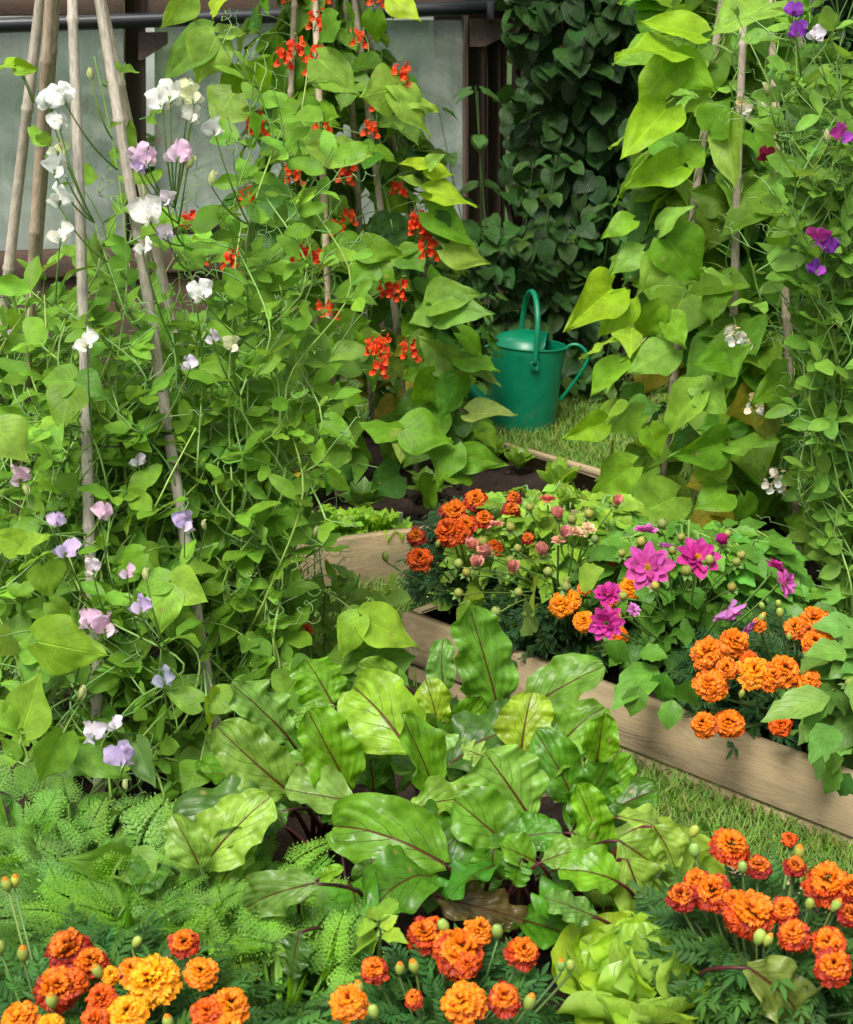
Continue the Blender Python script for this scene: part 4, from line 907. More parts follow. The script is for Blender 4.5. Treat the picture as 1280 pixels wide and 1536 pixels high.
PC = {'white': [(.82, .82, .78), (.8, .8, .72)], 'cream': [(.72, .74, .42), (.76, .76, .55)], 'lilac': [(.58, .44, .68), (.66, .55, .76)], 'pink': [(.72, .48, .64), (.76, .6, .7)], 'pale': [(.74, .66, .74), (.78, .74, .78)],
      'purple': [(.22, .04, .38), (.34, .06, .45)], 'magenta': [(.5, .05, .33), (.38, .06, .45)], 'crimson': [(.4, .02, .07), (.35, .02, .08)], 'grey': [(.42, .42, .55), (.5, .5, .6)], 'dark': [(.06, .006, .02), (.07, .01, .02)], 'bud': [(.45, .5, .2), (.5, .5, .25)]}
def pea_flower(col, pos, size, root, face=None, bud=False):
    m = MB(); size = size * .86; cs = PC[col]; f = nrm(np.array([rnd.choice([-1, 1]) * rnd.uniform(.1, 1.6), -1, rnd.gauss(.1, .3)])) if face is None else nrm(face)
    up = nrm(np.array([rnd.gauss(0, .25), 0, 1.]) - f * .0); up = nrm(up - f * up.dot(f)); x = np.cross(up, f)
    base = pos - up * size * .35 - f * size * .1
    if col == 'bud' or bud:
        tube(m, [base, base + up * size * .2, base + up * size * .6, base + up * size * .9], [size * .05, size * .2, size * .22, size * .03], cs[0], 8)
        put(m, 'wing', base, up, f, size * .9, cs[1], .8)
    else:
        put(m, 'banner', base, nrm(up - f * .15), f * 1 + rv(.12), size * .95, jit(cs[0], .05, .02), 1.05)
        put(m, 'banner', base - f * .001, nrm(up * .9 - f * .3 + x * rnd.uniform(-.5, .5)), f + rv(.25), size * .75, jit(cs[0], .05, .02), 1.0)
        for s in (-1, 1): put(m, 'wing', base + f * size * .06, nrm(f * .75 + up * .45 + x * s * .35), x * s + up * .4, size * .62, jit(cs[1], .05, .03), 1.4)
        tube(m, [base, base + f * size * .2 + up * size * .1, base + f * size * .38 + up * size * .2], [size * .06, size * .1, size * .03], jit(cs[1], .05), 6)
    # calyx
    tube(m, [base - up * size * .12, base, base + up * size * .12], [size * .04, size * .1, size * .11], (.2, .32, .08), 7)
    for k_ in range(5): a = k_ * 1.257; put(m, 'lance', base, nrm(up + x * math.cos(a) * .7 + f * math.sin(a) * .7), rv(), size * .28, (.2, .33, .09), 1.3)
    mid = (np.asarray(root) + base) / 2 + [0, -.02, -.015]; tube(m, bez(root, mid, base - up * size * .1, 8), [.0014] * 5 + [.001] * 3, jit(STEM, .1), 5)
    return m

def sweet_pea(label, name_group, foot, stems, size, col, flowers, tend=.3, leafy=.045, seed=0):
    root = empty('sweet_pea', foot, label, 'sweet pea', name_group); m, sb = MB(), MB(); tb = sb; nodes = []
    for pts in stems: pea_stem(m, sb, tb, pts, size, col, tend, leafy); nodes += list(smooth(pts, 4))
    nodes = np.array(nodes)
    m.build('foliage', M['pea'], root); sb.build('stem', M['stem'], root)
    for (px, py, Y, c, s_) in flowers:
        pos = P(px, py, Y); sc_ = s_ * mpp(pos)
        cand = nodes[(nodes[:, 2] < pos[2] - .02)]
        if len(cand) == 0: cand = nodes
        dd = np.linalg.norm(cand - (pos - [0, 0, .09]), axis=1); q = cand[dd.argmin()]
        if dd.min() > .2: q = pos + [rnd.gauss(0, .02), .06, -.12]
        pea_flower(c, pos, sc_, q).build('flower', M['pea_petal'], root)
    return root

def climb(foot, tops, n, spread, z1, wob=.035, out=(0, -1, 0), zj=.15, push=.0):
    res = []
    for i in range(n):
        a = np.asarray(foot) + [rnd.gauss(0, spread * .5), rnd.gauss(0, spread * .4), 0]; tz = z1 * rnd.uniform(1 - zj, 1 + zj); tt = np.asarray(tops[i % len(tops)])
        f = (tz - a[2]) / max(.01, (tt[2] - a[2])); e = a + (tt - a) * f + [rnd.gauss(0, spread), rnd.gauss(0, spread * .6), 0] + np.asarray(out) * push * rnd.random()
        pts = [a]; k_ = 7
        for j in range(1, k_ + 1): t = j / k_; pts.append(a + (e - a) * t + np.array(out) * math.sin(t * PI) * push * rnd.random() + [rnd.gauss(0, wob), rnd.gauss(0, wob), 0])
        res.append(pts)
    return res
GS = 'sweet peas climbing the near wigwam'
fa, fb_, fc, fe, fd = (SC[k_] for k_ in 'abced')
S = 36
sweet_pea('sweet pea with a column of white blooms beside the nearest cane and lilac ones lower', GS, fa[0],
    climb(fa[0] + [0, .1, 0], [fa[1]], 9, .05, .72) + climb(fa[0] + [-.08, .1, 0], [fa[1]], 9, .07, .72) + climb(fa[0] + [0, .04, 0], [fa[1]], 3, .03, 1.05) + climb(fa[0] + [.08, 0, 0], [fa[1]], 6, .05, .5, push=.06), .052, PEA,
    [(72, 150, 2.12, 'white', 36), (93, 141, 2.1, 'white', 42), (90, 183, 2.1, 'white', 32), (84, 222, 2.12, 'cream', 32), (87, 250, 2.1, 'white', 38), (88, 294, 2.08, 'white', 38), (87, 350, 2.08, 'white', 40), (127, 510, 1.98, 'white', 40), (155, 768, 1.92, 'pink', 30), (98, 822, 1.9, 'lilac', 38), (85, 780, 1.92, 'lilac', 26), (137, 850, 1.88, 'pale', 26), (130, 930, 1.84, 'pink', 34), (160, 938, 1.84, 'pink', 38), (137, 1100, 1.78, 'pale', 36), (170, 1086, 1.78, 'pale', 26), (182, 1135, 1.76, 'lilac', 42), (122, 1042, 1.8, 'bud', 28), (210, 907, 1.86, 'lilac', 34), (190, 857, 1.88, 'pink', 26), (218, 862, 1.88, 'bud', 24), (135, 112, 2.15, 'bud', 24), (188, 1178, 1.75, 'bud', 20)])
sweet_pea('sweet pea with white and pale pink blooms high between the slanting canes and the beans', GS, fb_[0],
    climb(fb_[0] + [0, .1, 0], [fb_[1]], 8, .05, .68) + climb(fb_[0] + [.02, .1, 0], [fb_[1] + [.16, 0, 0]], 9, .05, .82) + climb(fb_[0] + [.0, .1, 0], [fb_[1] + [.3, 0, 0]], 6, .04, 1.08, zj=.08) + climb(fb_[0] + [.0, .2, 0], [fb_[1] + [.25, 0, 0]], 7, .05, .6), .052, (.14, .3, .04),
    [(243, 150, 2.12, 'white', 38), (260, 140, 2.1, 'white', 40), (285, 128, 2.12, 'cream', 26), (291, 142, 2.1, 'cream', 34), (291, 172, 2.1, 'white', 30), (322, 190, 2.12, 'white', 30), (222, 318, 2.05, 'white', 48), (215, 369, 2.03, 'white', 30), (300, 438, 2.02, 'white', 36), (204, 226, 2.14, 'pink', 32), (222, 236, 2.1, 'pink', 30), (212, 248, 2.12, 'lilac', 28), (264, 228, 2.1, 'pink', 40), (253, 298, 2.08, 'pale', 24), (250, 348, 2.08, 'pale', 26), (350, 517, 2.05, 'cream', 26), (318, 505, 2.08, 'pale', 24), (283, 245, 2.1, 'bud', 30), (318, 268, 2.1, 'bud', 30), (152, 370, 2.15, 'bud', 28), (283, 545, 2.05, 'pale', 26), (280, 783, 2.0, 'lilac', 34), (243, 1015, 1.9, 'grey', 36), (305, 790, 2.0, 'bud', 22)])
sweet_pea('leafy sweet pea full of curling tendrils at the beetroot side of the wigwam', GS, fc[0],
    climb(fc[0], [fc[1]], 8, .06, .7) + climb(fc[0] + [.02, -.12, 0], [fc[1] + [.2, -.1, 0]], 13, .045, .60) + climb(fc[0] + [.0, -.2, 0], [fc[1] + [.16, -.1, 0]], 8, .04, .45) + climb(fc[0] + [.03, -.05, 0], [fc[1] + [.40, 0, 0]], 5, .035, .8, zj=.05), .056, (.12, .265, .045),
    [(198, 858, 2.2, 'bud', 24), (472, 798, 2.2, 'bud', 22), (650, 1010, 2.2, 'bud', 18)], tend=.6)
sweet_pea('sweet pea with pink and lilac blooms on the pale outer canes', GS, fe[0],
    climb(fe[0], [fe[1]], 11, .06, .7) + climb(fd[0], [fd[1]], 9, .07, .72) + climb(fe[0] + [.12, -.25, 0], [fe[1]], 11, .07, .62, push=.05), .056, PEA,
    [(22, 497, 2.3, 'lilac', 30), (27, 713, 2.1, 'pink', 34), (205, 690, 2.1, 'pale', 24), (95, 1095, 2.0, 'bud', 22), (40, 735, 2.1, 'bud', 24)])
sweet_pea('low sweet pea shoots standing over the grass beside the pale bed board', GS, G(470, 1010, .09),
    [[G(470 + k_ * 22 + rnd.gauss(0, 8), 1030, .09), P(465 + k_ * 22, 960, 2.45), P(463 + k_ * 24, 905 - (k_ % 2) * 20, 2.42), P(462 + k_ * 26, 850 + (k_ * 37) % 50, 2.4)] for k_ in range(5)], .05, (.15, .29, .06), [(475, 800, 2.4, 'bud', 22)], tend=.5, leafy=.035)
r5 = RWC['5']; r3 = RWC['3']
sweet_pea('sweet pea with purple and magenta blooms over the white-flowered beans', 'sweet peas on the far wigwam', G(1290, 960, .09),
    climb(G(1290, 960, .09), [P(1210, -60, 2.6)], 12, .06, 1.0, zj=.3) + climb(G(1310, 930, .09), [P(1290, -60, 2.6)], 12, .07, 1.05, zj=.3) + climb(G(1260, 900, .09), [P(1180, -20, 2.7)], 7, .04, .95, zj=.3), .058, (.14, .29, .06),
    [(1191, 14, 2.55, 'purple', 26), (1194, 44, 2.53, 'purple', 28), (1222, 50, 2.5, 'pale', 26), (1266, 200, 2.45, 'magenta', 34), (1147, 232, 2.7, 'crimson', 26), (1228, 356, 2.5, 'magenta', 32), (1242, 368, 2.5, 'purple', 28), (1228, 401, 2.5, 'purple', 28), (1250, 484, 2.6, 'dark', 22), (1152, 135, 2.6, 'bud', 26), (1243, 205, 2.5, 'bud', 26)], tend=.5)

# ------------------------------------------------------------------ marigolds
MC = {'yellow': ((.92, .36, .006), .2), 'gold': ((.86, .235, .005), .36), 'orange': ((.74, .12, .004), .5), 'redor': ((.60, .065, .003), .72), 'red': ((.34, .016, .003), .9), 'amber': ((.82, .20, .005), .42), 'plain': ((.88, .27, .005), 0.), 'duo': ((.70, .10, .004), .66)}
def marigold_head(m, pos, up, R_, style):
    col, red = MC[style]; up = nrm(up); x = nrm(np.cross(up, [0.3, 1, .2])); y = np.cross(up, x)
    rings = [(16, 1.0, -.05, .62), (15, .88, .25, .58), (13, .72, .55, .55), (11, .55, .85, .5), (8, .36, 1.15, .46), (5, .16, 1.4, .42)]
    centre_y = style in ('duo', 'redor', 'red')
    for ri, (n, rr, el, ps) in enumerate(rings):
        for i in range(n):
            a = 2 * PI * (i + rnd.random() * .6) / n + ri * .37; o = x * math.cos(a) + y * math.sin(a)
            e_ = el + rnd.gauss(0, .13); d = nrm(o * math.cos(e_) + up * math.sin(e_)); nn = nrm(up * math.cos(e_) - o * math.sin(e_) + rv(.18))
            L_ = R_ * ps * rnd.uniform(.85, 1.15); p = pos + o * R_ * (rr - ps * .92 * math.cos(e_)) * .98 + up * R_ * (.10 + .09 * ri)
            c = np.array(jit(col, .1, .08)); rd = red + rnd.gauss(0, .16) + (.18 - .09 * ri)
            if centre_y and ri >= 3: c = c * .4 + np.array((.86, .25, .006)) * .6; rd -= .28
            put(m, 'petal', p, d, nn, L_, tuple(c), rnd.uniform(.95, 1.25), extra=rd)

def finger_leaf():
    """pinnate marigold leaf template"""
    mb = MB(); g = rnd
    n = 5; tube(mb, [(0, 0, 0), (0, .5, .02), (0, .95, -.03)], [.014, .011, .006], (1, 1, 1), 3)
    for i in range(n):
        y = .18 + .75 * i / n
        for s in (-1, 1):
            V, Q, l = T['lance'][g.randrange(5)]; fr = frame((s * 1.0, .8, g.uniform(-.35, .35)), (s * -.2 + g.uniform(-.3, .3), 0, 1)); sz = .46 * (1 - .45 * abs(i / n - .35)) * g.uniform(.8, 1.1); mb.add((V * sz * [.95, 1, 1]) @ fr.T + [0, y, 0], Q, None, (1, 1, 1), l)
    V, Q, l = T['lance'][0]; mb.add(V * .4 + [0, .9, 0], Q, None, (1, 1, 1), l)
    V = np.concatenate(mb.V); V[:, 2] -= .22 * V[:, 1] ** 2; Q = np.concatenate(mb.Q); l = np.concatenate(mb.l); return V, Q, l
T['finger'] = [finger_leaf() for _ in range(5)]

def marigold(label, ctr, zs, flowers, buds, rad, nleaf, group, hgt, col=(.035, .105, .03), lsize=.06):
    """ctr: world root; zs: (row, z) pairs giving bloom height"""
    fp = [G(f[0], f[1], np.interp(f[1], [a[0] for a in zs], [a[1] for a in zs])) for f in flowers]; mc = np.mean(fp, 0); zt = np.mean([p[2] for p in fp])
    ctr = np.asarray(ctr, float)
    if ctr[1] < 1.8: ctr = np.array([mc[0], mc[1] + .02, .09])
    hgt = min(hgt, zt - .16); lsize *= .66; nleaf = int(nleaf * 1.5)
    root = empty('marigold', ctr, label, 'marigold', group); m = MB(); sb = MB(); rx, ry = rad
    for i in range(nleaf):
        a = rnd.random() * 2 * PI; q = rnd.random() ** .45; z = rnd.random() ** .8
        w_ = math.sqrt(max(.05, 1 - (z * .85) ** 2.2))
        p = ctr + [math.cos(a) * q * rx * w_, math.sin(a) * q * ry * w_, .02 + z * hgt]
        d = nrm([math.cos(a) * q, math.sin(a) * q - .25, rnd.uniform(-.35, .9)]); put(m, 'finger', p, d + rv(.25), np.array([0, -.35, 1]) + rv(.35), lsize * rnd.uniform(.7, 1.2), jit(col, .2, .12))
        if i % 3 == 0: tube(sb, bez(ctr + [rnd.gauss(0, .01), rnd.gauss(0, .01), 0], ctr + (p - ctr) * [.4, .4, .6], p, 5), .0017, jit((.10, .17, .06)), 4)
    heads = []
    for f in flowers:
        px, py, dm, st = f[:4]; z = np.interp(py, [a[0] for a in zs], [a[1] for a in zs]); p = G(px, py, z); heads.append((p, dm * mpp(p) * .5, st, f[4] if len(f) > 4 else None))
    bl = []
    for (px, py) in buds: z = np.interp(py, [a[0] for a in zs], [a[1] for a in zs]); bl.append(G(px, py, z + .005))
    for p, R_, st, up in heads:
        u = nrm(np.array([rnd.gauss(0, .2), -.5, 1.]) + (p - ctr) * [1.5, 1.5, 0]) if up is None else nrm(up); base = p - u * R_ * .75
        tube(sb, bez(ctr, ctr + (base - ctr) * [.6, .6, .5], base - u * .012, 7), .0018, jit((.12, .2, .06)), 5)
        h = MB(); marigold_head(h, p - u * R_ * .35, u, R_ * rnd.uniform(.9, 1.0), st); o = h.build('flower', M['marigold'], root)
        h = MB(); tube(h, [base - u * .014, base - u * .006, base + u * .004, base + u * R_ * .45], [.002, .005, .0065, R_ * .38], jit((.13, .22, .06)), 9); h.build('calyx', M['stem'], o)
    for p in bl:
        u = nrm(np.array([rnd.gauss(0, .2), -.2, 1.])); s_ = rnd.uniform(.6, .95)
        tube(sb, bez(ctr, ctr + (p - ctr) * [.6, .6, .5], p - u * .012, 6), .0014, jit((.12, .2, .06)), 4)
        h = MB(); gc = jit((.25, .33, .06), .1); tube(h, [p - u * .013 * s_, p - u * .008 * s_, p, p + u * .006 * s_, p + u * .008 * s_], np.array([.0018, .0052, .0072, .0055, .004]) * s_, gc, 10)
        if rnd.random() < .6: tube(h, [p + u * .006 * s_, p + u * .010 * s_, p + u * .013 * s_], np.array([.0045, .0035, .0008]) * s_, (.7, .2, .01), 8)
        else: tube(h, [p + u * .0075 * s_, p + u * .0095 * s_], np.array([.004, .0008]) * s_, gc, 8)
        h.build('bud', M['stem'], root)
    m.build('foliage', M['fine'], root); sb.build('stem', M['stem'], root)
    return root
GM = 'marigolds edging the beds'
DB = (.04, .125, .04)
marigold('golden orange marigold with maroon throats below the feathery carrots', G(215, 1600, .09), [(1380, .3), (1540, .29)],
    [(275, 1411, 50, 'redor'), (300, 1455, 56, 'gold'), (225, 1465, 92, 'yellow'), (200, 1455, 55, 'gold'), (190, 1517, 70, 'yellow'), (310, 1517, 58, 'orange'), (346, 1505, 62, 'gold'), (150, 1495, 56, 'orange'), (165, 1460, 34, 'yellow'), (345, 1540, 50, 'gold'), (140, 1530, 50, 'orange')], [(206, 1412), (146, 1456), (252, 1532)], (.17, .15), 260, GM, .19)
marigold('marigold with the darkest red blooms behind golden ones, at the bed corner', G(60, 1590, .09), [(1380, .29), (1540, .28)],
    [(100, 1420, 74, 'red'), (135, 1440, 60, 'redor'), (85, 1477, 78, 'redor'), (110, 1470, 55, 'orange'), (25, 1526, 62, 'gold'), (75, 1540, 50, 'yellow')], [(10, 1326), (23, 1321), (35, 1430), (78, 1500), (0, 1420)], (.2, .22), 380, GM, .2, DB)
marigold('marigold in front of the beetroot stalks with yellow, orange and deep red blooms', G(690, 1580, .09), [(1380, .265), (1450, .27), (1540, .275)],
    [(636, 1397, 62, 'redor'), (652, 1385, 34, 'orange'), (690, 1424, 88, 'duo'), (675, 1412, 50, 'gold'), (720, 1393, 48, 'gold'), (785, 1425, 58, 'redor'), (560, 1452, 48, 'redor'), (522, 1500, 62, 'gold'), (620, 1497, 32, 'redor'), (693, 1500, 72, 'gold'), (757, 1495, 60, 'redor'), (700, 1445, 44, 'orange')], [(746, 1396), (600, 1452), (621, 1449), (560, 1516), (795, 1502), (842, 1447), (856, 1447), (665, 1388), (538, 1480)], (.125, .11), 260, GM, .17, DB)
marigold('broad marigold by the grass path with fiery red and orange two-tone blooms', G(1150, 1500, .09), [(1230, .31), (1340, .29), (1480, .27)],
    [(1097, 1265, 68, 'duo'), (1022, 1342, 50, 'red'), (1066, 1334, 66, 'redor'), (1045, 1320, 44, 'redor'), (1126, 1365, 80, 'duo'), (1176, 1362, 46, 'redor'), (1190, 1399, 56, 'redor'), (1244, 1411, 58, 'duo'), (1250, 1447, 62, 'redor'), (1242, 1320, 74, 'duo'), (1275, 1330, 50, 'redor'), (1139, 1297, 40, 'red'), (1193, 1297, 36, 'red'), (1276, 1370, 40, 'red'), (1184, 1256, 28, 'orange'), (1100, 1350, 44, 'redor')], [(1042, 1246), (1042, 1274), (1114, 1300), (1153, 1409), (1255, 1357), (1215, 1355), (1199, 1278), (1140, 1404)], (.15, .14), 400, GM, .2)
marigold('orange marigold spilling over the board of the dahlia bed', (.62, 2.34, .09), [(920, .31), (1010, .27), (1090, .19)],
    [(1060, 977, 56, 'amber'), (1104, 961, 50, 'amber'), (1068, 1024, 54, 'amber'), (1090, 1000, 38, 'amber'), (1132, 1005, 58, 'plain'), (1158, 1012, 44, 'amber'), (1178, 1004, 54, 'amber'), (1055, 1084, 44, 'amber'), (1093, 1082, 50, 'amber'), (1172, 1086, 40, 'orange'), (1222, 927, 54, 'amber'), (1193, 939, 40, 'amber'), (1226, 962, 56, 'amber'), (1213, 1020, 42, 'amber'), (1124, 992, 40, 'orange'), (1138, 935, 26, 'amber')], [(1143, 926), (1143, 908), (1168, 905), (1184, 954), (1113, 1040), (1170, 918)], (.2, .16), 560, GM, .17, (.035, .10, .045))
marigold('yellow-orange marigold among the dahlias, its leaves dark at the board', (.27, 2.62, .09), [(850, .27), (960, .22)],
    [(842, 905, 42, 'plain'), (858, 898, 38, 'plain'), (876, 930, 36, 'plain'), (948, 878, 40, 'plain'), (930, 950, 28, 'amber'), (878, 880, 24, 'amber'), (916, 848, 24, 'amber'), (915, 900, 26, 'amber'), (925, 965, 26, 'amber')], [(850, 870), (851, 878), (936, 893)], (.17, .13), 380, GM, .12, (.028, .08, .035))
marigold('rusty red and orange marigold at the corner of the dahlia bed', (.10, 2.86, .09), [(740, .36), (850, .29)],
    [(713, 748, 42, 'redor'), (682, 765, 46, 'redor'), (672, 794, 50, 'orange'), (698, 786, 38, 'redor'), (726, 776, 34, 'redor'), (624, 803, 32, 'red'), (630, 836, 42, 'orange'), (770, 746, 28, 'red'), (767, 763, 32, 'red'), (742, 820, 30, 'orange'), (792, 806, 22, 'red'), (690, 795, 40, 'orange')], [(578, 834), (657, 815)], (.12, .10), 260, GM, .2, (.03, .09, .045))
marigold('marigold half hidden behind the sweet pea leaves', (-.38, 2.75, .09), [(900, .24), (1060, .2)],
    [(318, 935, 22, 'redor'), (332, 930, 22, 'orange'), (350, 936, 22, 'gold'), (460, 945, 22, 'orange'), (345, 925, 16, 'gold'), (478, 1054, 16, 'red')], [], (.12, .1), 100, GM, .14, DB)
marigold('small orange marigold bloom glimpsed behind the dark bean leaves', (1.02, 3.0, .09), [(700, .36)], [(1200, 709, 20, 'plain')], [], (.05, .05), 40, GM, .12, DB)

# ------------------------------------------------------------------ dahlias
def dahlia_head(m, pos, up, R_, col, n=(9, 8, 6), centre=True):
    up = nrm(up); x = nrm(np.cross(up, [.3, 1, .2])); y = np.cross(up, x)
    for ri, nn_ in enumerate(n):
        for i in range(nn_):
            a = 2 * PI * (i + rnd.uniform(-.15, .15)) / nn_ + ri * .35; o = x * math.cos(a) + y * math.sin(a); el = .05 + .33 * ri + rnd.gauss(0, .1)
            d = nrm(o * math.cos(el) + up * math.sin(el)); put(m, 'dpetal', pos + o * R_ * .12 + up * R_ * .03 * ri, d, nrm(up * math.cos(el) - o * math.sin(el) + rv(.12)), R_ * (.92 - .17 * ri) * rnd.uniform(.9, 1.1), jit(col, .14, .04), rnd.uniform(1, 1.25))
def centre_disc(pos, up, r):
    h = MB(); up = nrm(up); x = nrm(np.cross(up, [.3, 1, .2])); y = np.cross(up, x)
    for i in range(46):
        a = i * 2.4; q = r * math.sqrt(i / 46); p = pos + (x * math.cos(a) + y * math.sin(a)) * q; L_ = r * .5 * (1.1 - q / r * .4); tube(h, [p, p + up * L_ * .7 + (p - pos) * .25, p + up * L_ + (p - pos) * .35], [r * .09, r * .1, r * .03], jit((.75, .34, .01), .15), 4)
    return h
def dahlia(label, ctr, zs, flowers, buds, rad, nleaf, hgt, col, lsize, bcol, extra=()):
    root = empty('dahlia', ctr, label, 'dahlia', 'dahlias in the flower bed'); m = MB(); sb = MB(); ctr = np.asarray(ctr, float); rx, ry = rad
    for i in range(nleaf):
        a = rnd.random() * 2 * PI; q = rnd.random() ** .5; z = rnd.random() ** .75; w_ = math.sqrt(max(.08, 1 - (z * .8) ** 2)); p = ctr + [math.cos(a) * q * rx * w_, math.sin(a) * q * ry * w_, .03 + z * hgt]
        d = nrm([math.cos(a) * q + rnd.gauss(0, .2), math.sin(a) * q - .4, rnd.uniform(-.5, .35)]); n_ = nrm(np.array([0, -.45, 1]) + rv(.25)); s_ = lsize * rnd.uniform(.7, 1.2); c = jit(col, .18, .08)
        x = np.cross(d, n_); put(m, 'dahlia', p, d, n_, s_, c)
        if rnd.random() < .6:
            for s in (-1, 1): put(m, 'dahlia', p - d * s_ * .2, nrm(d * .6 + x * s), n_, s_ * .6, jit(c, .05))
        st = p - d * s_ * .5; tube(sb, [p, st], .0014, jit(STEM), 4)
        if i % 3 == 0: tube(sb, bez(ctr + rv(.01), ctr + (st - ctr) * [.5, .5, .6], st, 6), .0025, jit(STEM), 5)
    zf = lambda py: np.interp(py, [a[0] for a in zs], [a[1] for a in zs])
    for (px, py, dm, c, up, cen) in flowers:
        p = G(px, py, zf(py)); R_ = dm * .5 * mpp(p); tube(sb, bez(ctr, ctr + (p - ctr) * [.6, .6, .5], p - nrm(up) * .01, 8), .002, jit(STEM), 5)
        h = MB(); dahlia_head(h, p, up, R_, c, (9, 7, 5) if cen else (9, 8, 7, 5)); o = h.build('flower', M['dahlia_petal'], root)
        if cen: centre_disc(p + nrm(up) * R_ * .04, up, R_ * .2).build('flower_centre', M['stem'], o)
    for b in buds:
        px, py = b[:2]; kind = b[2] if len(b) > 2 else 'g'; p = G(px, py, zf(py) + .005); u = nrm(np.array([rnd.gauss(0, .35), -.4, .9])); r = .0085 * rnd.uniform(.8, 1.1)
        tube(sb, bez(ctr + [rnd.gauss(0, .03), rnd.gauss(0, .03), .05], (ctr + p) / 2 + [0, 0, .05], p - u * r, 6), .0013, jit(STEM), 4); h = MB()
        gc = (.32, .36, .08)
        if kind == 'g':
            tube(h, [p - u * r, p - u * r * .6, p, p + u * r * .6, p + u * r], np.array([.2, .8, 1, .8, .15]) * r, jit(gc, .1), 10)
        else:
            tube(h, [p - u * r, p - u * r * .6, p, p + u * r * .3], np.array([.2, .8, 1, .9]) * r, jit(gc, .1), 10)
            for i in range(8): a = i * .785; o = np.array([math.cos(a), math.sin(a), 0]); put(h, 'dpetal', p + o * r * .3, nrm(u * 1.5 + o * .3), o, r * (2.6 if kind == 'b' else 3.6), jit(bcol, .12), 1.2)
        for i in range(5): a = i * 1.257; o = nrm(np.cross(u, [math.cos(a), math.sin(a), .3])); put(h, 'lance', p - u * r * .8, nrm(o - u * .3 + rv(.2)), u, r * 1.7, (.16, .3, .06), 1.6)
        h.build('bud', M['dahlia_petal'], root)
    for e in extra: pleaf(m, e[0], e[1], e[2], e[3], jit(e[4], .08), 'dahlia', hint=(0, -.5, .9))
    m.build('foliage', M['dahlia'], root); sb.build('stem', M['stem'], root)
    return root
MG = (.52, .03, .26); PK = (.6, .12, .42); PP = (.62, .2, .5)
dahlia('dahlia with magenta-pink blooms behind the pale timber board', (.47, 2.60, .09), [(780, .385), (900, .32), (960, .29)],
    [(972, 852, 76, (.55, .07, .33), (-.1, -.75, .6), True), (1047, 836, 68, MG, (.1, -.65, .7), True), (968, 798, 40, PK, (0, .1, 1), False), (912, 892, 46, MG, (-.1, -.5, .9), False), (910, 935, 56, MG, (-.1, -.8, .4), False), (1092, 914, 60, PP, (.3, -.2, -.6), False), (1120, 940, 34, PP, (.6, -.4, -.5), False), (1163, 852, 42, MG, (.5, .1, .8), False), (1176, 875, 46, PK, (.6, -.6, .3), True), (1000, 822, 30, PP, (.1, .4, 1), False), (950, 915, 24, PP, (.3, -.5, .6), False)],
    [(994, 785), (933, 829), (1022, 805), (1009, 825), (1065, 839), (1030, 855), (983, 878), (926, 924), (935, 893), (1085, 815, 'b'), (1092, 800), (1112, 832), (1098, 880), (962, 812), (1105, 842)],
    (.24, .16), 360, .2, (.09, .235, .04), .055, MG, extra=[((1000, 1010), (985, 1060), 40, 2.2, (.09, .25, .04)), ((985, 1000), (920, 1050), 46, 2.25, (.1, .26, .05)), ((1010, 1050), (1000, 1095), 36, 2.18, (.09, .24, .05)), ((1035, 1020), (1020, 1085), 34, 2.2, (.1, .26, .05)), ((960, 980), (1000, 975), 36, 2.25, (.09, .25, .04)), ((935, 960), (915, 1000), 34, 2.28, (.09, .25, .04)), ((1020, 940), (1060, 960), 40, 2.3, (.1, .24, .05)), ((960, 1030), (945, 1075), 34, 2.2, (.07, .2, .04))])
dahlia('dahlia with peach and salmon half-open buds and yellowish leaves', (.25, 2.74, .09), [(730, .385), (860, .32), (920, .27)],
    [(822, 750, 30, (.75, .2, .13), (0, .1, 1), False), (744, 788, 26, (.78, .28, .2), (-.2, .1, 1), False), (865, 800, 30, (.8, .5, .3), (.3, -.2, 1), False), (838, 812, 26, (.8, .42, .28), (0, -.3, 1), False), (882, 793, 26, (.82, .58, .35), (.4, -.3, .8), False)],
    [(735, 832, 'o'), (714, 848, 'b'), (708, 822, 'b'), (768, 856, 'b'), (724, 812), (700, 858), (688, 889), (838, 775, 'b'), (845, 804, 'b'), (924, 755, 'b'), (884, 770), (858, 778), (766, 790), (778, 888), (744, 917), (822, 857), (893, 808), (777, 822), (795, 760), (815, 830, 'b'), (850, 880), (688, 845), (765, 840)],
    (.21, .15), 420, .23, (.2, .36, .05), .042, (.75, .3, .24), extra=[((800, 870), (810, 925), 60, 2.4, (.25, .4, .06)), ((790, 900), (800, 950), 50, 2.4, (.18, .32, .08)), ((870, 880), (900, 850), 54, 2.45, (.19, .33, .06))])
dahlia('dahlia leaves and round buds at the outer end of the board', (.72, 2.14, .09), [(960, .3), (1060, .24)],
    [], [(1260, 985), (1275, 1025), (1257, 985), (1278, 958)], (.15, .12), 90, .2, (.11, .25, .07), .07, (.3, .02, .02),
    extra=[((1245, 1045), (1142, 1068), 44, 1.98, (.13, .28, .1)), ((1240, 1050), (1200, 1085), 40, 1.98, (.12, .27, .08)), ((1250, 1090), (1220, 1130), 38, 1.95, (.1, .24, .06)), ((1260, 1150), (1232, 1195), 30, 1.95, (.1, .24, .06)), ((1275, 1160), (1255, 1200), 30, 1.95, (.08, .2, .06)), ((1265, 1140), (1230, 1150), 30, 1.95, (.1, .25, .06)), ((1270, 980), (1210, 975), 40, 2.0, (.12, .27, .07))])
m = MB(); 

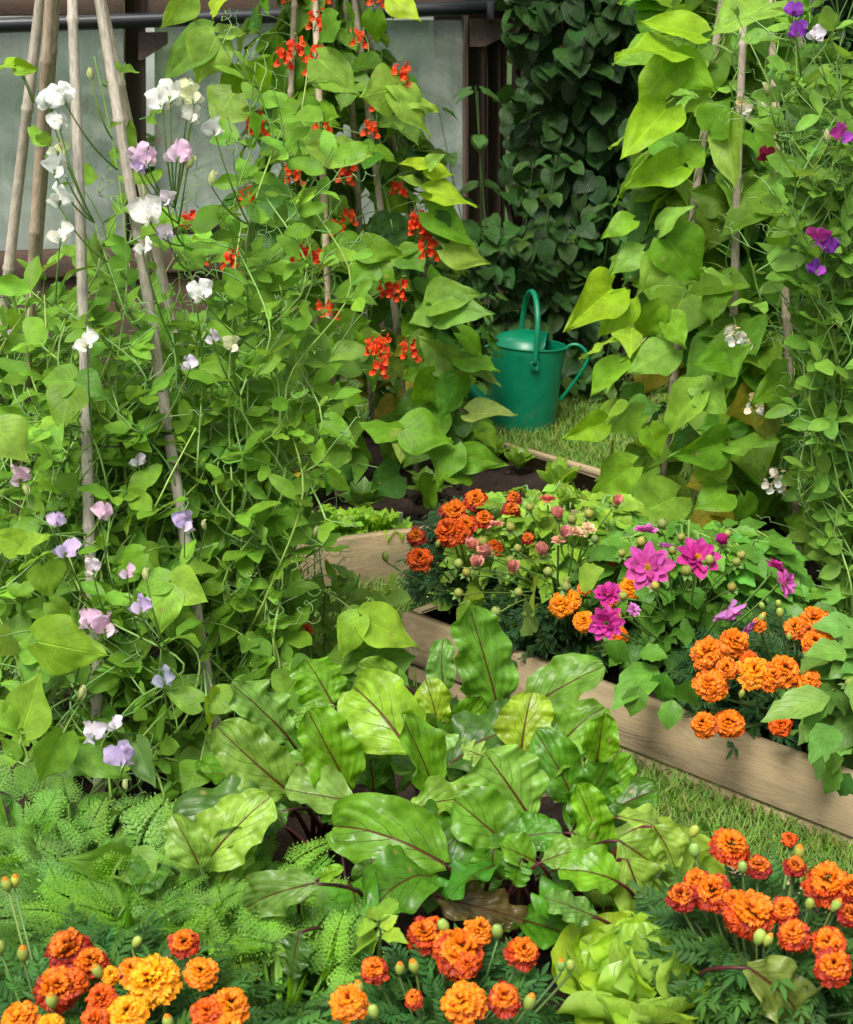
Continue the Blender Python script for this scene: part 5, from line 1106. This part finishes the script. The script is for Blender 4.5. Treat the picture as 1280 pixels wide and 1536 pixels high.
# ------------------------------------------------------------------ beetroot
BT = (.06, .185, .013); BTL = (.115, .28, .014); BTP = (.14, .285, .045); BTY = (.2, .31, .025); BTR = (.17, .2, .07)
RED = (.05, .007, .011)
def beet(label, crown, leaves, name='beetroot', grp='beetroot plants', nfill=6, flen=.11, stalk=RED):
    root = empty(name, crown, label, 'beetroot', grp); crown = np.asarray(crown)
    def one(B, Tp, wide, hint, col, bare=False):
        m = MB(); d = Tp - B; L_ = np.linalg.norm(d); put(m, 'beet', B, d, hint, L_ * 1.1, col, wide); o = m.build('leaf', M['beet'], root)
        s = MB(); c0 = crown + [rnd.gauss(0, .012), rnd.gauss(0, .012), 0]; dn = nrm(d); mid = B - dn * np.linalg.norm(B - c0) * .35; mid[2] = min(max(mid[2], .13), B[2]); pts = bez(c0, mid, B, 9); k_ = len(pts); pts = np.vstack([pts, B + d * .12 - [0, 0, .0035]])
        tube(s, pts, np.linspace(.0042, .0014, len(pts)), jit(stalk, .2), 8); s.build('stalk', M['stem'], o)
    for (b, t, wp_, Y, col, *h) in leaves:
        B = P(b[0], b[1], Y); L_ = math.hypot(b[0] - t[0], b[1] - t[1]) * mpp(B); dy = h[0] if h else -.3; Tp = P(t[0], t[1], Y + dy * L_); size = np.linalg.norm(Tp - B) * 1.1
        wide = max(.6, min(1.7, wp_ * mpp(B) / (size * .74))); hint = h[1] if len(h) > 1 else (rnd.gauss(0, .15), -.7, .75); one(B, Tp, wide, hint, jit(col, .08, .05))
    for i in range(nfill):
        a = i * 2 * PI / max(1, nfill) + rnd.random(); o = np.array([math.cos(a), math.sin(a), 0]); B = crown + o * rnd.uniform(.05, .11) + [0, 0, rnd.uniform(.07, .17)]; Tp = B + nrm(o + [0, 0, rnd.uniform(-.1, .9)]) * flen * rnd.uniform(.8, 1.2); one(B, Tp, rnd.uniform(.8, 1.1), nrm(-o * .4 + [0, 0, 1]), jit(BT if rnd.random() < .6 else (.07, .18, .04), .2))
    return root
g1 = lambda x, y: G(x, y, .09)
beet('beetroot with the large wavy leaf hanging in the middle on a long dark stalk', g1(700, 1430),
    [((666, 1296), (524, 1204), 112, 1.62, (.11, .26, .025), .0, (.1, -.7, .7)), ((650, 1182), (618, 1086), 78, 1.72, BTL), ((612, 1218), (718, 1172), 52, 1.68, BTP, .2, (0, -.3, 1)), ((765, 1272), (698, 1208), 92, 1.66, (.12, .28, .03), -.2), ((740, 1275), (735, 1318), 70, 1.6, BT)], nfill=5)
beet('beetroot with an upright yellow-green leaf showing a crimson midrib', g1(590, 1330),
    [((612, 1124), (540, 1014), 118, 1.76, (.22, .38, .04), .25, (.1, -1, .35)), ((524, 1182), (474, 1090), 88, 1.74, BTL), ((530, 1202), (436, 1188), 72, 1.7, (.2, .34, .09), -.1), ((560, 1180), (555, 1095), 70, 1.8, BT, .1), ((590, 1190), (520, 1130), 60, 1.85, (.07, .18, .04), .1)], nfill=4)
beet('beetroot at the back with the tall puckered leaf near the timber corner', g1(745, 1230),
    [((750, 1072), (716, 932), 84, 1.98, (.11, .26, .03), -.15), ((795, 1062), (884, 996), 84, 1.95, (.12, .26, .05), -.2), ((680, 1106), (714, 1053), 50, 1.9, BTL), ((657, 1086), (648, 1036), 54, 1.95, BTY), ((668, 1036), (652, 978), 50, 2.05, (.12, .26, .07)), ((700, 1162), (652, 1108), 64, 1.85, (.18, .34, .1)), ((600, 1024), (548, 998), 38, 2.05, BTP), ((690, 1090), (735, 1095), 60, 1.92, BT)], nfill=3)
beet('beetroot with a reddish-yellow leaf among glossy green ones', g1(815, 1330),
    [((782, 1128), (790, 1048), 82, 1.82, BTY, .2, (0, -1, .3)), ((795, 1226), (742, 1140), 112, 1.7, (.15, .33, .07), -.1), ((830, 1132), (876, 1062), 80, 1.84, (.11, .26, .035)), ((896, 1142), (904, 1082), 52, 1.82, BTL), ((800, 1150), (850, 1125), 60, 1.78, BTP, -.1), ((860, 1200), (830, 1120), 70, 1.76, BT), ((735, 1140), (700, 1120), 44, 1.78, (.22, .36, .1))], nfill=4)
beet('beetroot with drooping pale leaves on thick dark stalks behind the lettuce', g1(900, 1400),
    [((905, 1278), (880, 1198), 60, 1.66, BTL), ((930, 1226), (1044, 1238), 62, 1.66, (.22, .37, .08), .1, (0, -.4, 1)), ((925, 1322), (862, 1290), 74, 1.55, BTL, -.2), ((930, 1262), (990, 1300), 80, 1.6, (.2, .36, .06)), ((940, 1290), (990, 1388), 84, 1.58, (.24, .39, .08)), ((902, 1196), (934, 1144), 46, 1.7, BTL), ((862, 1240), (905, 1160), 60, 1.7, BT), ((980, 1240), (1020, 1290), 60, 1.62, (.17, .3, .07)), ((895, 1376), (830, 1345), 46, 1.5, (.13, .27, .07)), ((860, 1250), (905, 1275), 60, 1.64, BTL)], nfill=3)
beet('beetroot with small folded leaves between two dark stalks', g1(800, 1420),
    [((802, 1292), (758, 1268), 56, 1.6, BTL), ((815, 1292), (878, 1262), 46, 1.58, BTP, -.1, (0, -.4, 1)), ((770, 1260), (830, 1240), 60, 1.64, BT), ((780, 1290), (770, 1325), 40, 1.58, BT)], nfill=5, flen=.09)
beet('beetroot leaning over the sweet pea cane with blotched grey-green leaves', g1(480, 1280),
    [((432, 1106), (368, 1030), 88, 1.82, (.13, .26, .06)), ((434, 1188), (340, 1112), 88, 1.74, (.14, .27, .06)), ((498, 1054), (468, 992), 78, 1.92, BTL, .2), ((500, 1060), (445, 1082), 36, 1.84, BTP), ((430, 1215), (380, 1240), 56, 1.72, BT), ((470, 1130), (440, 1160), 50, 1.78, (.12, .27, .05)), ((505, 1110), (510, 1040), 60, 1.95, BT)], nfill=5)
beet('beetroot with a purple-mottled leaf lying over the carrots', g1(520, 1400),
    [((474, 1326), (350, 1344), 60, 1.5, (.13, .23, .06), 0, (0, -.6, .9)), ((480, 1318), (508, 1302), 22, 1.5, BTL), ((520, 1400), (560, 1330), 70, 1.6, (.06, .06, .025)), ((450, 1400), (430, 1460), 60, 1.45, (.05, .12, .03)), ((560, 1290), (540, 1330), 40, 1.6, (.06, .13, .03)), ((650, 1345), (780, 1370), 60, 1.55, (.08, .06, .03), 0, (0, -.5, 1))], nfill=4)
beet('beetroot with one purple and green leaf lying by the lettuce', g1(1060, 1500),
    [((1122, 1452), (1240, 1522), 100, 1.36, (.15, .22, .06), -.1, (-.15, -.6, .8))], nfill=2, flen=.06)
beet('broad pale-leaved beet seedling beside the carrots and the cane foot', g1(310, 1390),
    [((305, 1300), (378, 1198), 92, 1.62, (.22, .38, .08), .1), ((300, 1300), (272, 1240), 60, 1.6, (.2, .36, .09)), ((330, 1330), (355, 1270), 46, 1.62, (.18, .35, .06))], nfill=3, flen=.07, stalk=(.15, .25, .07))

# ------------------------------------------------------------------ lettuces
def lettuce(label, ctr, R_, col, tpl='lettuce', rings=((9, .15, 1.0), (8, .6, .9), (6, 1.0, .72), (4, 1.3, .5)), grp='lettuces', flat=1.):
    root = empty('lettuce', ctr, label, 'lettuce', grp); ctr = np.asarray(ctr)
    for ri, (n, el, sz) in enumerate(rings):
        for i in range(n):
            a = 2 * PI * (i + rnd.uniform(-.2, .2)) / n + ri * .5; o = np.array([math.cos(a), math.sin(a), 0]); e_ = el + rnd.gauss(0, .08); d = nrm(o * math.cos(e_) + [0, 0, math.sin(e_)]); m = MB()
            put(m, tpl, ctr + o * R_ * .06 + [0, 0, .01 + .012 * ri], d, nrm([0, 0, math.cos(e_)] - o * math.sin(e_)), R_ * sz * rnd.uniform(.88, 1.1), jit(col, .08, .05), rnd.uniform(.95, 1.2)); m.build('leaf', M['lettuce'], root)
    return root
LT = (.33, .52, .06)
lettuce('big pale lime butterhead lettuce in front of the beetroot', (.235, 1.455, .12), .115, LT, 'butter', ((7, .3, 1.0), (6, .7, .92), (5, 1.05, .78), (3, 1.3, .5)))
lettuce('bright frilly salad lettuce near the bed board with the seedlings', G(500, 812, .085), .085, (.24, .46, .05), 'frill', ((8, .4, 1.), (6, .9, .8), (4, 1.2, .6)))
lettuce('second frilly lettuce under the runner bean leaves', G(560, 806, .085), .085, (.22, .43, .05), 'frill', ((8, .4, 1.), (6, .9, .8)))
lettuce('small dull green salad plant at the corner of the scarlet bean bed', G(430, 826, .085), .055, (.12, .25, .06), 'frill', ((7, .3, 1.), (5, .9, .8)))
lettuce('upright spinach-like seedling beside the far batten', G(778, 708, .085), .06, (.2, .4, .05), 'pea', ((8, .9, 1.), (6, 1.2, .9)))
lettuce('pale lettuce seedling under the spreading bean leaf over bare soil', G(745, 690, .085), .05, (.2, .38, .05), 'pea', ((7, .7, 1.), (5, 1.1, .9)))
lettuce('yellow-green seedling row end near the peach dahlias', G(838, 742, .085), .075, (.24, .44, .06), 'pea', ((9, .8, 1.), (6, 1.2, 1.)))
lettuce('small round-leaved seedling on the dark soil by the white plant label', G(600, 812, .085), .05, (.14, .32, .07), 'pea', ((6, .4, 1.), (4, .9, .8)))
lettuce('seedling with cut leaves beneath the lowest bean leaf', G(545, 770, .085), .07, (.1, .24, .05), 'dahlia', ((8, .7, 1.), (6, 1.1, 1.)))
lettuce('seedling with small cut leaves under the shaded cane foot', G(640, 745, .085), .06, (.12, .28, .05), 'dahlia', ((8, .5, 1.), (5, 1.0, 1.)))
lettuce('leafy green salad plant in the gap between carrots and beetroot', G(425, 1500, .10), .12, (.09, .24, .04), 'lettuce', ((7, .5, 1.), (5, .9, .9)))
lettuce('pale green chard tuft half under the beetroot by the path', G(985, 1410, .10), .12, (.26, .42, .1), 'lettuce', ((6, .6, 1.), (5, 1.0, 1.)))
# white plant label
m = MB(); q = G(598, 792, .08); beam(m, q + [0, 0, -.02], q + [.004, .002, .038], .0016, .012, up=(1, 0, 0), bevel=.0006, col=(.75, .77, .8)); tag(m.build('plant_label', M['plain'], origin=q), 'small white plant label stuck in the dark soil beside the seedlings', 'plant label')

# ------------------------------------------------------------------ carrots
def frond(seed):
    g = random.Random(seed); mb = MB(); n = 8
    def leaflet(p, d, s):
        fr = frame(d, (0, 0, 1)); w_ = .17 * s; V = np.array([(0, 0, 0), (-w_, .55 * s, .03 * s), (0, s, 0), (w_, .55 * s, .03 * s)]); mb.add(V @ fr.T + p, [(0, 1, 2, 3)], None, (1, 1, 1), [(0, 0, 1)] * 4)
    tube(mb, [(0, 0, 0), (0, .5, .02), (0, 1, -.05)], [.010, .007, .003], (1, 1, 1), 3)
    for i in range(n):
        y = .2 + .78 * i / n; L1 = .36 * (1 - .75 * (i / n)) + .05
        for s in (-1, 1):
            d = nrm([s, .75, g.uniform(-.1, .25)]); p0 = np.array([0, y, .02]); tube(mb, [p0, p0 + d * L1], [.005, .002], (1, 1, 1), 3); k_ = 4
            for j in range(k_):
                q = p0 + d * L1 * (.2 + .8 * j / k_); L2 = L1 * .42 * (1 - .55 * j / k_)
                for s2 in (-1, 1):
                    perp = nrm(np.cross(d, [0, 0, 1])) * s2; d2 = nrm(d * .8 + perp + [0, 0, g.uniform(-.1, .2)])
                    for t in (.45, 1.): 
                        for s3 in (-1, 1): leaflet(q + d2 * L2 * t * .8, nrm(d2 + np.cross(d2, [0, 0, 1]) * s3 * .7), L2 * .42)
                    leaflet(q, d2, L2 * .9)
            leaflet(p0 + d * L1, d, .07)
    leaflet(np.array([0, .97, -.04]), np.array([0, 1., 0]), .1)
    V = np.concatenate(mb.V); V[:, 2] -= .22 * V[:, 1] ** 2.2; return V, np.concatenate(mb.Q), np.concatenate(mb.l)
T['frond'] = [frond(k_) for k_ in range(4)]
def carrot(label, ctr, n, L_, col, lean=(0, -.1), grp='carrots'):
    root = empty('carrot', ctr, label, 'carrot', grp); m = MB(); sb = MB(); ctr = np.asarray(ctr)
    for i in range(int(n * 3.4)):
        a = rnd.random() * 2 * PI; o = np.array([math.cos(a), math.sin(a), 0]); st = ctr + o * rnd.uniform(.01, .05); e = st + o * L_ * rnd.uniform(.05, .5) + [lean[0] * L_, lean[1] * L_, L_ * rnd.uniform(.2, .75)]
        tube(sb, bez(ctr + o * .008, st + [0, 0, L_ * .3], e, 6), .0016, jit((.13, .28, .05)), 4); d = nrm(e - st + o * L_ * .25 + rv(.04)); put(m, 'frond', e - d * .01, d, nrm(-o * .3 + [0, -.3, 1.] + rv(.2)), L_ * rnd.uniform(.26, .46), jit(col, .18, .1), rnd.uniform(.9, 1.3))
    m.build('foliage', M['fine'], root); sb.build('stem', M['stem'], root)
CR = (.15, .36, .015)
for lb, px, py, n, L_, c in (('feathery carrot top at the back under the lowest sweet pea bloom', 40, 1330, 16, .155, (.10, .29, .02)), ('feathery carrot top beside the nearest cane foot', 105, 1370, 18, .155, (.12, .31, .02)), ('feathery carrot top in front of the marigold buds at the bed edge', -30, 1420, 16, .16, (.10, .29, .02)),
        ('light green carrot top above the single red marigold', 260, 1480, 22, .17, CR), ('light green carrot top in front of the pale beet leaf', 330, 1440, 22, .17, CR), ('carrot top touching the purple-mottled beet leaf', 380, 1490, 14, .14, (.14, .34, .018)), ('carrot top behind the golden marigolds', 180, 1440, 18, .17, (.12, .31, .05)),
        ('low carrot top beside the salad plant at the very front', 420, 1610, 16, .15, CR), ('carrot top rising through the deep red marigold', 120, 1480, 14, .15, (.1, .28, .05)), ('carrot top next to the leaning cane foot', 345, 1400, 9, .13, (.14, .34, .018))):
    carrot(lb, G(px, py, .09), n, L_, c)
# opposite-leaved pale shoot beside the middle marigolds
r = empty('dahlia', G(565, 1500, .09), 'pale young shoot with pointed toothed leaves beside the middle marigolds', 'young plant'); m = MB(); sb = MB()
for (b, t, ww) in (((570, 1380), (598, 1340), 24), ((568, 1382), (550, 1355), 22), ((565, 1388), (520, 1392), 24), ((568, 1405), (505, 1415), 26), ((566, 1410), (548, 1432), 24), ((572, 1392), (595, 1372), 20), ((575, 1400), (600, 1400), 18)): pleaf(m, b, t, ww, 1.38, jit((.2, .38, .06), .1), 'dahlia', sb=sb, root=P(569, 1400, 1.4), hint=(0, -.6, .8))
tube(sb, [G(565, 1500, .09), P(569, 1430, 1.4), P(570, 1380, 1.39)], .0025, (.2, .34, .08), 6); m.build('foliage', M['dahlia'], r); sb.build('stem', M['stem'], r); r.name = 'seedling'
print('objects', len(bpy.data.objects), 'verts', sum(len(m_.vertices) for m_ in bpy.data.meshes))
